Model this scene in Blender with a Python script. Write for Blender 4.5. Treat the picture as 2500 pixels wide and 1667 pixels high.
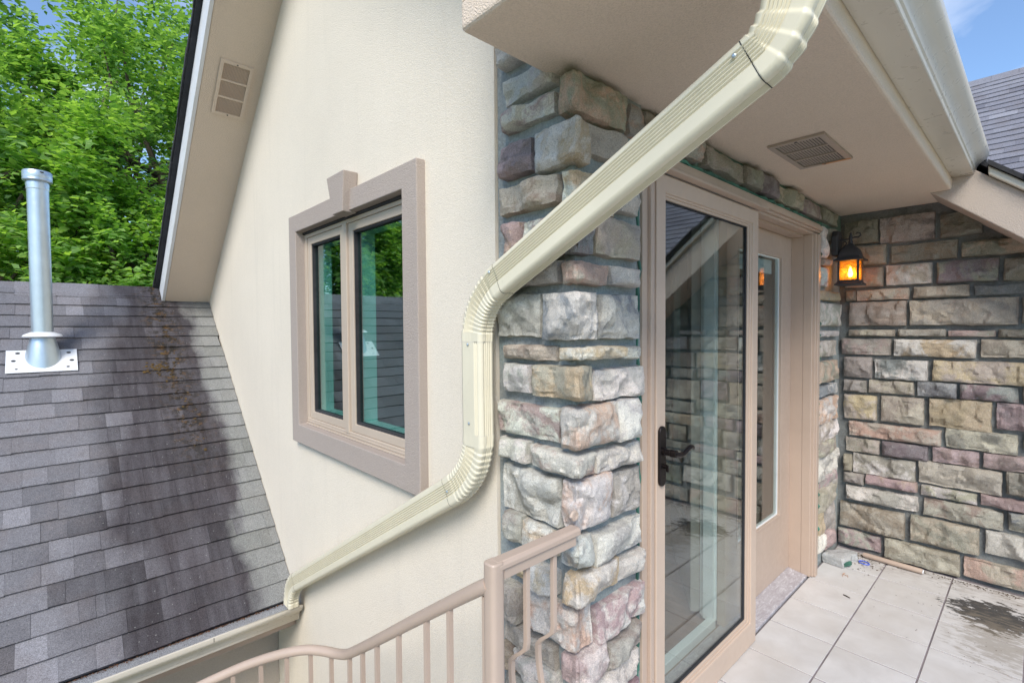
import bpy, bmesh, math, random
import numpy as np
from mathutils import Vector, Matrix, noise
random.seed(7)
rng = np.random.default_rng(7)
D = bpy.data
SC = bpy.context.scene
COL = SC.collection
for o in list(D.objects):
    D.objects.remove(o)

# ------------------------------------------------------------------ camera
H = 1.5
F, YAW, PIT, ROL = 1205.69 / 2500 * 36, 0.82128, 0.0285284, -0.0069089
fw = Vector((math.cos(YAW) * math.cos(PIT), math.sin(YAW) * math.cos(PIT), -math.sin(PIT)))
rt = fw.cross(Vector((0, 0, 1))).normalized()
up = rt.cross(fw)
r2 = math.cos(ROL) * rt + math.sin(ROL) * up
u2 = -math.sin(ROL) * rt + math.cos(ROL) * up
cam = D.cameras.new('camera')
cam.lens = F
cam.sensor_width = 36
cam.clip_start = 0.02
cam.clip_end = 1000
camo = D.objects.new('camera', cam)
COL.objects.link(camo)
camo.matrix_world = Matrix(((r2.x, u2.x, -fw.x, 0), (r2.y, u2.y, -fw.y, 0), (r2.z, u2.z, -fw.z, H), (0, 0, 0, 1)))
SC.camera = camo

# ------------------------------------------------------------------ sky, sun, exposure
SUN_DIR = Vector((-0.55, -0.47, 0.69)).normalized()     # towards the sun
SUN_EL = math.asin(SUN_DIR.z)
SUN_AZ = math.atan2(SUN_DIR.x, SUN_DIR.y)
W = D.worlds.new('World')
SC.world = W
W.use_nodes = True
nt = W.node_tree
nt.nodes.clear()
wo = nt.nodes.new('ShaderNodeOutputWorld')
bg = nt.nodes.new('ShaderNodeBackground')
sky = nt.nodes.new('ShaderNodeTexSky')
sky.sky_type = 'NISHITA'
sky.sun_disc = False
sky.sun_elevation = SUN_EL
sky.sun_rotation = SUN_AZ
sky.altitude = 200
sky.air_density = 1.0
sky.dust_density = 0.2
sky.ozone_density = 3.5
tc = nt.nodes.new('ShaderNodeTexCoord')
mp = nt.nodes.new('ShaderNodeMapping')
mp.inputs['Scale'].default_value = (1.0, 1.0, 2.2)
mp.inputs['Location'].default_value = (0.35, 0.2, 0.1)
nz = nt.nodes.new('ShaderNodeTexNoise')
nz.inputs['Scale'].default_value = 2.6
nz.inputs['Detail'].default_value = 7
nz.inputs['Roughness'].default_value = 0.55
nz.inputs['Distortion'].default_value = 0.4
cr = nt.nodes.new('ShaderNodeValToRGB')
cr.color_ramp.elements[0].position = 0.54
cr.color_ramp.elements[0].color = (0.06, 0.06, 0.06, 1)
cr.color_ramp.elements[1].position = 0.80
cr.color_ramp.elements[1].color = (0.8, 0.8, 0.8, 1)
mx = nt.nodes.new('ShaderNodeMixRGB')
mx.inputs[2].default_value = (7.2, 7.4, 7.8, 1)
nt.links.new(tc.outputs['Generated'], mp.inputs['Vector'])
nt.links.new(mp.outputs['Vector'], nz.inputs['Vector'])
nt.links.new(nz.outputs['Fac'], cr.inputs['Fac'])
nt.links.new(cr.outputs['Color'], mx.inputs['Fac'])
hs = nt.nodes.new('ShaderNodeHueSaturation')
hs.inputs['Saturation'].default_value = 1.12
nt.links.new(sky.outputs['Color'], hs.inputs['Color'])
nt.links.new(hs.outputs['Color'], mx.inputs[1])
nt.links.new(mx.outputs['Color'], bg.inputs['Color'])
bg.inputs['Strength'].default_value = 0.078
nt.links.new(bg.outputs['Background'], wo.inputs['Surface'])

sl = D.lights.new('sun', 'SUN')
sl.energy = 1.5
sl.angle = math.radians(24)
sl.color = (1.0, 0.94, 0.84)
so = D.objects.new('sun', sl)
COL.objects.link(so)
so.rotation_euler = SUN_DIR.to_track_quat('Z', 'Y').to_euler()
so.location = (-4, -3, 9)

SC.view_settings.view_transform = 'Standard'
SC.view_settings.look = 'None'
SC.view_settings.gamma = 1
SC.view_settings.use_curve_mapping = False
SC.view_settings.exposure = 1.47
SC.render.engine = 'CYCLES'
SC.cycles.max_bounces = 7
SC.cycles.diffuse_bounces = 5
SC.cycles.glossy_bounces = 5
SC.cycles.transparent_max_bounces = 16
SC.cycles.sample_clamp_indirect = 8
SC.cycles.caustics_reflective = False
SC.cycles.caustics_refractive = False
try:
    SC.cycles.use_denoising = True
except Exception:
    pass

# ------------------------------------------------------------------ materials
class NT:
    """small helper around a material's node tree"""
    def __init__(s, name):
        s.m = D.materials.new(name)
        s.m.use_nodes = True
        s.t = s.m.node_tree
        s.b = s.t.nodes['Principled BSDF']
        s.out = s.t.nodes['Material Output']
    def n(s, typ, **kw):
        nd = s.t.nodes.new('ShaderNode' + typ)
        for k, v in kw.items():
            setattr(nd, k, v)
        return nd
    def l(s, a, b):
        s.t.links.new(a, b)
    def pos(s, scale=(1, 1, 1), loc=(0, 0, 0), rnd=False, src='Position'):
        g = s.n('NewGeometry')
        m = s.n('Mapping')
        m.inputs['Scale'].default_value = scale
        m.inputs['Location'].default_value = loc
        if rnd:
            oi = s.n('ObjectInfo')
            mu = s.n('Math', operation='MULTIPLY')
            mu.inputs[1].default_value = 57.0
            s.l(oi.outputs['Random'], mu.inputs[0])
            ad = s.n('VectorMath', operation='ADD')
            s.l(g.outputs['Position'], ad.inputs[0])
            s.l(mu.outputs[0], ad.inputs[1])
            s.l(ad.outputs[0], m.inputs['Vector'])
        else:
            s.l(g.outputs['Position'], m.inputs['Vector'])
        return m.outputs['Vector']
    def noise(s, vec, scale, detail=4, rough=0.55, dist=0.0):
        q = s.n('TexNoise')
        q.inputs['Scale'].default_value = scale
        q.inputs['Detail'].default_value = detail
        q.inputs['Roughness'].default_value = rough
        q.inputs['Distortion'].default_value = dist
        s.l(vec, q.inputs['Vector'])
        return q.outputs['Fac']
    def ramp(s, fac, *stops):
        r = s.n('ValToRGB')
        e = r.color_ramp.elements
        while len(e) < len(stops):
            e.new(0.5)
        for i, (p, c) in enumerate(stops):
            e[i].position = p
            e[i].color = (c[0], c[1], c[2], 1) if isinstance(c, (tuple, list)) else (c, c, c, 1)
        s.l(fac, r.inputs['Fac'])
        return r.outputs['Color']
    def mix(s, fac, a, b, mode='MIX'):
        m = s.n('MixRGB', blend_type=mode)
        for sock, v in ((m.inputs[0], fac), (m.inputs[1], a), (m.inputs[2], b)):
            if hasattr(v, 'is_linked') or hasattr(v, 'links'):
                s.l(v, sock)
            elif isinstance(v, (tuple, list)):
                sock.default_value = (v[0], v[1], v[2], 1)
            else:
                sock.default_value = v
        return m.outputs[0]
    def math(s, op, a, b=0.0, clamp=False):
        m = s.n('Math', operation=op)
        m.use_clamp = clamp
        for sock, v in ((m.inputs[0], a), (m.inputs[1], b)):
            if hasattr(v, 'links'):
                s.l(v, sock)
            else:
                sock.default_value = v
        return m.outputs[0]
    def bump(s, h, strength=0.3, dist=0.01, prev=None):
        b = s.n('Bump')
        b.inputs['Strength'].default_value = strength
        b.inputs['Distance'].default_value = dist
        s.l(h, b.inputs['Height'])
        if prev is not None:
            s.l(prev, b.inputs['Normal'])
        s.l(b.outputs['Normal'], s.b.inputs['Normal'])
        return b.outputs['Normal']
    def col(s, c):
        if hasattr(c, 'links'):
            s.l(c, s.b.inputs['Base Color'])
        else:
            s.b.inputs['Base Color'].default_value = (c[0], c[1], c[2], 1)
    def rough(s, r):
        if hasattr(r, 'links'):
            s.l(r, s.b.inputs['Roughness'])
        else:
            s.b.inputs['Roughness'].default_value = r

def stucco(name, c, var=0.06, grain=230, strength=0.5, streak=0.0):
    q = NT(name)
    v = q.pos()
    a = q.noise(v, 1.3, 5, 0.6)
    f = q.noise(v, grain, 2, 0.7)
    lo = tuple(x * (1 - var) for x in c)
    hi = tuple(min(1, x * (1 + var)) for x in c)
    base = q.ramp(a, (0.3, lo), (0.7, hi))
    base = q.mix(0.28, base, q.ramp(f, (0.35, tuple(x * 0.72 for x in c)), (0.6, tuple(min(1, x * 1.12) for x in c))))
    if streak:
        vs = q.pos(scale=(6, 6, 0.35))
        st = q.noise(vs, 2.5, 4, 0.6)
        base = q.mix(q.ramp(st, (0.56, 0.0), (0.78, streak)), base, tuple(x * 0.72 for x in c))
    q.col(base)
    q.rough(0.92)
    q.b.inputs['Specular IOR Level'].default_value = 0.2
    q.bump(f, strength, 0.006)
    return q.m

def paint(name, c, rough=0.38, var=0.05, dirt=0.0, bump=0.03):
    q = NT(name)
    v = q.pos()
    a = q.noise(v, 5, 5, 0.6)
    base = q.ramp(a, (0.3, tuple(x * (1 - var) for x in c)), (0.7, tuple(min(1, x * (1 + var)) for x in c)))
    if dirt:
        dn = q.noise(v, 26, 6, 0.7)
        base = q.mix(q.ramp(dn, (0.6, 0.0), (0.74, dirt)), base, (0.22, 0.19, 0.14))
    q.col(base)
    q.l(q.ramp(q.noise(v, 30, 3), (0.3, rough * 0.85), (0.7, min(1, rough * 1.25))), q.b.inputs['Roughness'])
    if bump:
        q.bump(q.noise(v, 45, 3), bump, 0.004)
    return q.m

M = {}
M['stucco_cream'] = stucco('stucco_cream', (0.75, 0.675, 0.57), 0.05, 260, 0.5, streak=0.2)
M['stucco_taupe_bounce'] = stucco('stucco_taupe_bounce', (0.76, 0.63, 0.515), 0.05, 210, 0.8)  # same paint as the trim, lightened to stand for bounce light under the eaves
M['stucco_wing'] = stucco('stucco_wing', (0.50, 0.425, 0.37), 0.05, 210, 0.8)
M['stucco_trim'] = stucco('stucco_trim', (0.43, 0.365, 0.325), 0.06, 210, 0.8)
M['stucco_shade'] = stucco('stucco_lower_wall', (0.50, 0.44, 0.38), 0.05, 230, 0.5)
M['cream_metal'] = paint('cream_aluminium', (0.70, 0.645, 0.50), 0.36, 0.04, 0.2)
M['cream_gutter'] = paint('cream_gutter_paint', (0.66, 0.61, 0.52), 0.3, 0.03, 0.0)
M['tan_paint'] = paint('tan_door_paint', (0.47, 0.36, 0.285), 0.42, 0.05, 0.12)
M['leaf_paint'] = paint('door_leaf_paint', (0.54, 0.415, 0.325), 0.4, 0.04, 0.08)
M['window_paint'] = paint('window_frame_paint', (0.50, 0.415, 0.335), 0.38, 0.04, 0.1)
M['rail_paint'] = paint('railing_paint', (0.46, 0.355, 0.285), 0.36, 0.04, 0.08)
M['white_paint'] = paint('white_interior_paint', (0.80, 0.83, 0.83), 0.45, 0.04, 0.15)
M['bronze'] = paint('dark_bronze', (0.028, 0.022, 0.022), 0.32, 0.2, 0.0, 0.06)
M['bronze'].node_tree.nodes['Principled BSDF'].inputs['Metallic'].default_value = 0.75
M['iron'] = paint('weathered_iron', (0.05, 0.05, 0.055), 0.5, 0.25, 0.25, 0.15)
M['iron'].node_tree.nodes['Principled BSDF'].inputs['Metallic'].default_value = 0.4
M['galv'] = paint('galvanised_steel', (0.52, 0.60, 0.66), 0.36, 0.10, 0.10, 0.04)
M['galv'].node_tree.nodes['Principled BSDF'].inputs['Metallic'].default_value = 0.75
M['zinc_white'] = paint('white_flashing', (0.74, 0.75, 0.78), 0.4, 0.05, 0.15)
M['dark'] = paint('dark_void', (0.02, 0.019, 0.018), 0.8, 0.1)
M['vent_taupe'] = paint('vent_paint', (0.40, 0.33, 0.275), 0.5, 0.05, 0.1)
M['green_seal'] = paint('green_membrane', (0.04, 0.14, 0.10), 0.6, 0.5, 0.3, 0.3)
M['blue_plastic'] = paint('blue_plastic', (0.08, 0.14, 0.62), 0.35, 0.05)
M['orange_paint'] = paint('orange_stain', (0.55, 0.27, 0.12), 0.5, 0.1)
M['bark'] = paint('bark', (0.11, 0.085, 0.065), 0.9, 0.35, 0.0, 0.8)
M['twig'] = paint('twig', (0.06, 0.05, 0.045), 0.9, 0.2)
M['dirt'] = paint('dirt_crumbs', (0.10, 0.07, 0.045), 0.95, 0.5)
M['moss'] = paint('moss', (0.085, 0.05, 0.013), 0.95, 0.6)
M['leaf_litter'] = paint('leaf_litter', (0.12, 0.055, 0.03), 0.9, 0.6)
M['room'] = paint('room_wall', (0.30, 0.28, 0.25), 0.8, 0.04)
M['ground'] = paint('lawn_ground', (0.07, 0.11, 0.04), 0.95, 0.4, 0.0, 0.4)

def wood_floor():
    q = NT('wood_floor')
    v = q.pos(scale=(8, 1, 1))
    q.col(q.ramp(q.noise(v, 4, 5), (0.3, (0.16, 0.085, 0.05)), (0.7, (0.27, 0.15, 0.09))))
    q.rough(0.4)
    return q.m
M['wood'] = wood_floor()

def mesh_guard():
    q = NT('gutter_mesh')
    v = q.pos(scale=(1, 1, 1))
    br = q.n('TexVoronoi', feature='F1')
    br.inputs['Scale'].default_value = 170
    q.l(v, br.inputs['Vector'])
    d = br.outputs['Distance']
    q.col(q.ramp(d, (0.25, (0.18, 0.18, 0.19)), (0.5, (0.62, 0.63, 0.66))))
    q.b.inputs['Metallic'].default_value = 0.5
    q.rough(0.4)
    q.bump(d, 0.4, 0.002)
    return q.m
M['guard'] = mesh_guard()

def glass(name, tint, ior):
    q = NT(name)
    q.t.nodes.remove(q.b)
    tr = q.n('BsdfTransparent')
    tr.inputs['Color'].default_value = (*tint, 1)
    gl = q.n('BsdfGlossy')
    gl.inputs['Roughness'].default_value = 0.004
    gl.inputs['Color'].default_value = (0.95, 0.98, 1.0, 1)
    lw = q.n('LayerWeight')
    lw.inputs['Blend'].default_value = 0.5
    sch = q.math('ADD', q.math('MULTIPLY', q.math('POWER', lw.outputs['Facing'], 5.0), 1 - ior), ior)
    v = q.pos()
    b = q.n('Bump')
    b.inputs['Strength'].default_value = 0.012
    b.inputs['Distance'].default_value = 0.02
    q.l(q.noise(v, 2.5, 1), b.inputs['Height'])
    q.l(b.outputs['Normal'], gl.inputs['Normal'])
    ms = q.n('MixShader')
    q.l(sch, ms.inputs[0])
    q.l(tr.outputs[0], ms.inputs[1])
    q.l(gl.outputs[0], ms.inputs[2])
    q.l(ms.outputs[0], q.out.inputs['Surface'])
    return q.m
M['glass_door'] = glass('door_glass', (0.86, 0.91, 0.90), 0.125)
M['glass_win'] = glass('window_glass', (0.60, 0.86, 0.82), 0.20)

def stone_mat():
    q = NT('rock_face_stone')
    oi = q.n('ObjectInfo')
    at = q.n('Attribute', attribute_type='OBJECT', attribute_name='tint')
    v = q.pos(rnd=True)
    big = q.noise(v, 7.0, 9, 0.68, 0.5)
    med = q.noise(v, 34, 8, 0.72, 0.3)
    fine = q.noise(v, 260, 4, 0.8)
    rg = q.n('TexNoise', noise_type='RIDGED_MULTIFRACTAL')
    rg.inputs['Scale'].default_value = 26
    rg.inputs['Detail'].default_value = 7
    rg.inputs['Roughness'].default_value = 0.62
    rg.inputs['Distortion'].default_value = 0.35
    q.l(v, rg.inputs['Vector'])
    base = q.mix(q.ramp(big, (0.46, 0.0), (0.56, 1.0)), oi.outputs['Color'], at.outputs['Color'])
    base = q.mix(q.ramp(med, (0.54, 0.0), (0.74, 0.35)), base, (0.60, 0.57, 0.52))
    base = q.mix(q.ramp(med, (0.28, 0.4), (0.42, 0.0)), base, (0.20, 0.175, 0.16))
    base = q.mix(1.0, base, q.ramp(fine, (0.3, (0.60, 0.60, 0.60)), (0.7, (1.22, 1.22, 1.22))), 'MULTIPLY')
    vo = q.n('TexVoronoi')
    vo.inputs['Scale'].default_value = 75
    q.l(v, vo.inputs['Vector'])
    pit = q.ramp(vo.outputs['Distance'], (0.10, 1.0), (0.2, 0.0))
    base = q.mix(q.math('MULTIPLY', pit, 0.3), base, (0.13, 0.12, 0.115))
    q.col(base)
    q.rough(0.93)
    q.b.inputs['Specular IOR Level'].default_value = 0.2
    n1 = q.bump(rg.outputs['Fac'], 0.55, 0.007)
    n2 = q.bump(med, 1.0, 0.012, n1)
    q.bump(fine, 0.7, 0.004, n2)
    return q.m
M['stone'] = stone_mat()

def mortar_mat(name, a, b, c):
    q = NT(name)
    v = q.pos()
    base = q.ramp(q.noise(v, 7, 6, 0.65), (0.3, a), (0.52, b), (0.72, c))
    f = q.noise(v, 120, 4, 0.7)
    base = q.mix(1.0, base, q.ramp(f, (0.3, 0.75), (0.7, 1.12)), 'MULTIPLY')
    q.col(base)
    q.rough(0.95)
    n1 = q.bump(q.noise(v, 40, 6, 0.7), 0.7, 0.015)
    q.bump(f, 0.5, 0.004, n1)
    return q.m
M['mortar'] = mortar_mat('pier_mortar', (0.22, 0.235, 0.235), (0.32, 0.345, 0.34), (0.27, 0.34, 0.335))
M['mortar_dark'] = mortar_mat('wall_mortar', (0.13, 0.135, 0.13), (0.20, 0.205, 0.20), (0.21, 0.235, 0.23))
M['mortar_green'] = mortar_mat('lintel_mortar', (0.05, 0.17, 0.12), (0.16, 0.24, 0.21), (0.07, 0.25, 0.18))

def shingle_mat(name, moss=False, dk=(0.10, 0.098, 0.108), lt=(0.275, 0.27, 0.295)):
    q = NT(name)
    oi = q.n('ObjectInfo')
    at = q.n('Attribute', attribute_type='GEOMETRY', attribute_name='shade')
    v = q.pos()
    fine = q.noise(v, 210, 3, 0.85)
    f2 = q.noise(v, 60, 4, 0.7)
    base = q.ramp(at.outputs['Fac'], (0.0, dk), (0.5, tuple((x + y) / 2 for x, y in zip(dk, lt))), (1.0, lt))
    # brownish-violet granules blended in
    base = q.mix(q.ramp(q.noise(v, 5.0, 3), (0.5, 0.0), (0.62, 0.28)), base, (0.19, 0.165, 0.165))
    if moss:
        sp = q.n('SeparateXYZ')
        q.l(v, sp.inputs[0])
        # big dark weathered run-off stain with ragged edge, running down slope
        w = q.noise(q.pos(scale=(1.0, 0.6, 0.6)), 2.3, 5, 0.6)
        xx = q.math('ADD', sp.outputs['X'], q.math('MULTIPLY', q.math('SUBTRACT', w, 0.5), 0.75))
        xx = q.math('ADD', xx, q.math('MULTIPLY', q.math('SUBTRACT', 0.5, at.outputs['Fac']), 0.18))
        yy = q.math('MULTIPLY', q.math('SUBTRACT', 4.4, sp.outputs['Y']), 0.08)
        s1 = q.ramp(q.math('ADD', xx, yy), (0.08, 0.0), (0.40, 1.0))
        s2 = q.ramp(xx, (0.86, 1.0), (1.02, 0.0))
        base = q.mix(q.math('MULTIPLY', q.math('MULTIPLY', s1, s2), q.ramp(q.noise(q.pos(scale=(9, 0.9, 0.9)), 2.2, 5, 0.6), (0.3, 0.75), (0.6, 1.0))), base, (0.31, 0.28, 0.285), 'MULTIPLY')
        # pale lichen strip beside the wall
        s3 = q.ramp(xx, (0.86, 0.0), (1.0, 1.0))
        base = q.mix(q.math('MULTIPLY', s3, 0.42), base, (0.30, 0.31, 0.265))
        # moss line
        line = q.math('ADD', 0.675, q.math('MULTIPLY', q.math('SUBTRACT', 5.3, sp.outputs['Y']), 0.055))
        dx = q.math('ABSOLUTE', q.math('SUBTRACT', sp.outputs['X'], line))
        near = q.ramp(q.math('MULTIPLY', dx, 5.0), (0.1, 1.0), (0.9, 0.0))
        up_ = q.ramp(q.math('MULTIPLY', q.math('SUBTRACT', sp.outputs['Y'], 3.9), 1.0), (0.0, 0.0), (0.35, 1.0))
        mo = q.math('MULTIPLY', q.math('MULTIPLY', near, up_), q.ramp(q.noise(v, 17, 6, 0.7), (0.46, 0.0), (0.55, 1.0)))
        base = q.mix(q.math('MULTIPLY', mo, 0.9), base, q.ramp(q.noise(v, 30, 3), (0.50, (0.022, 0.018, 0.012)), (0.68, (0.12, 0.062, 0.016))))
        # lichen specks
        vo = q.n('TexVoronoi')
        vo.inputs['Scale'].default_value = 26
        q.l(v, vo.inputs['Vector'])
        base = q.mix(q.ramp(vo.outputs['Distance'], (0.05, 0.6), (0.09, 0.0)), base, (0.34, 0.35, 0.33))
    base = q.mix(1.0, base, q.ramp(fine, (0.32, 0.5), (0.68, 1.45)), 'MULTIPLY')
    base = q.mix(1.0, base, q.ramp(f2, (0.3, 0.86), (0.7, 1.1)), 'MULTIPLY')
    q.col(base)
    q.rough(0.95)
    q.b.inputs['Specular IOR Level'].default_value = 0.25
    q.bump(fine, 0.6, 0.004)
    return q.m
M['shingle'] = shingle_mat('asphalt_shingle', True)
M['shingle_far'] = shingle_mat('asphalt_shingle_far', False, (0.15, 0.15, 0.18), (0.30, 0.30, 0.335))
M['shingle_edge'] = paint('shingle_edge', (0.03, 0.03, 0.034), 0.95, 0.4, 0, 0.5)

def tile_mat():
    q = NT('ceramic_tile')
    v = q.pos(rnd=True)
    vw = q.pos()
    a = q.noise(v, 7, 5, 0.6, 0.5)
    base = q.ramp(a, (0.3, (0.52, 0.495, 0.475)), (0.7, (0.62, 0.60, 0.585)))
    base = q.mix(q.ramp(q.noise(vw, 3, 4), (0.45, 0.0), (0.75, 0.35)), base, (0.50, 0.45, 0.39))
    sp = q.n('SeparateXYZ')
    q.l(vw, sp.inputs[0])
    # black mildew stain with ragged edges
    def blob(cx, cy, rx, ry):
        dx = q.math('DIVIDE', q.math('SUBTRACT', sp.outputs['X'], cx), rx)
        dy = q.math('DIVIDE', q.math('SUBTRACT', sp.outputs['Y'], cy), ry)
        return q.math('SUBTRACT', 1.0, q.math('SQRT', q.math('ADD', q.math('MULTIPLY', dx, dx), q.math('MULTIPLY', dy, dy))), True)
    nn = q.noise(q.pos(scale=(2.2, 0.8, 1)), 15, 9, 0.72, 0.25)
    m1 = q.math('ADD', blob(3.5, 0.14, 0.25, 0.26), q.math('MULTIPLY', q.math('SUBTRACT', nn, 0.48), 2.6))
    bm1 = blob(3.5, 0.14, 0.36, 0.34)
    base = q.mix(q.math('MULTIPLY', q.ramp(m1, (0.36, 0.0), (0.43, 0.95)), q.ramp(bm1, (0.02, 0.0), (0.2, 1.0))), base, (0.035, 0.032, 0.03))
    m2 = q.math('ADD', blob(3.25, 0.12, 0.65, 0.40), q.math('MULTIPLY', q.math('SUBTRACT', nn, 0.5), 2.2))
    base = q.mix(q.ramp(m2, (0.55, 0.0), (0.8, 0.55)), base, (0.24, 0.20, 0.15))
    # dirty band along the wall foot
    ed = q.math('MULTIPLY', q.math('SUBTRACT', sp.outputs['X'], 3.62), 4.0, True)
    base = q.mix(q.math('MULTIPLY', ed, q.ramp(nn, (0.45, 0.0), (0.62, 0.8))), base, (0.13, 0.09, 0.055))
    base = q.mix(q.ramp(q.noise(vw, 60, 4, 0.7), (0.66, 0.0), (0.74, 0.4)), base, (0.3, 0.26, 0.22))
    q.col(base)
    q.l(q.ramp(a, (0.3, 0.5), (0.7, 0.66)), q.b.inputs['Roughness'])
    q.bump(q.noise(v, 30, 4), 0.06, 0.004)
    return q.m
M['tile'] = tile_mat()
M['grout'] = paint('tile_grout', (0.22, 0.19, 0.20), 0.9, 0.4)

def threshold_mat():
    q = NT('worn_threshold')
    v = q.pos(scale=(1, 3.5, 1))
    a = q.noise(v, 16, 9, 0.8, 1.2)
    base = q.ramp(a, (0.40, (0.33, 0.30, 0.32)), (0.54, (0.42, 0.40, 0.42)), (0.66, (0.68, 0.68, 0.71)))
    q.col(base)
    q.rough(0.5)
    q.bump(a, 0.15, 0.004)
    return q.m
M['threshold'] = threshold_mat()

def leaf_mat(name, c1, c2, c3):
    q = NT(name)
    q.t.nodes.remove(q.b)
    g = q.n('NewGeometry')
    col = q.ramp(g.outputs['Random Per Island'], (0.0, c1), (0.55, c2), (1.0, c3))
    df = q.n('BsdfPrincipled')
    df.inputs['Roughness'].default_value = 0.42
    q.l(col, df.inputs['Base Color'])
    tl = q.n('BsdfTranslucent')
    q.l(q.mix(1.0, col, (1.5, 1.6, 0.6), 'MULTIPLY'), tl.inputs['Color'])
    ms = q.n('MixShader')
    ms.inputs[0].default_value = 0.5
    q.l(df.outputs[0], ms.inputs[1])
    q.l(tl.outputs[0], ms.inputs[2])
    q.l(ms.outputs[0], q.out.inputs['Surface'])
    return q.m
M['leaf_a'] = leaf_mat('leaf_bright', (0.125, 0.25, 0.065), (0.25, 0.43, 0.105), (0.43, 0.61, 0.18))
M['leaf_b'] = leaf_mat('leaf_mid', (0.09, 0.20, 0.06), (0.20, 0.36, 0.10), (0.37, 0.54, 0.17))

def lamp_glass():
    q = NT('amber_lantern_glass')
    q.t.nodes.remove(q.b)
    tl = q.n('BsdfTranslucent')
    tl.inputs['Color'].default_value = (0.95, 0.52, 0.14, 1)
    tr = q.n('BsdfTransparent')
    tr.inputs['Color'].default_value = (1.0, 0.74, 0.36, 1)
    gl = q.n('BsdfGlossy')
    gl.inputs['Roughness'].default_value = 0.12
    m1 = q.n('MixShader')
    v = q.pos()
    q.l(q.ramp(q.noise(v, 60, 3), (0.35, 0.12), (0.65, 0.34)), m1.inputs[0])
    q.l(tr.outputs[0], m1.inputs[1])
    q.l(tl.outputs[0], m1.inputs[2])
    m2 = q.n('MixShader')
    m2.inputs[0].default_value = 0.06
    q.l(m1.outputs[0], m2.inputs[1])
    q.l(gl.outputs[0], m2.inputs[2])
    q.l(m2.outputs[0], q.out.inputs['Surface'])
    return q.m
M['lamp_glass'] = lamp_glass()
def bulb_mat():
    q = NT('lit_bulb')
    q.col((1, 0.8, 0.5))
    q.b.inputs['Emission Color'].default_value = (1.0, 0.62, 0.22, 1)
    q.b.inputs['Emission Strength'].default_value = 24
    return q.m
M['bulb'] = bulb_mat()
M['chunk'] = mortar_mat('broken_stone', (0.36, 0.36, 0.35), (0.48, 0.475, 0.465), (0.58, 0.575, 0.56))

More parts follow.
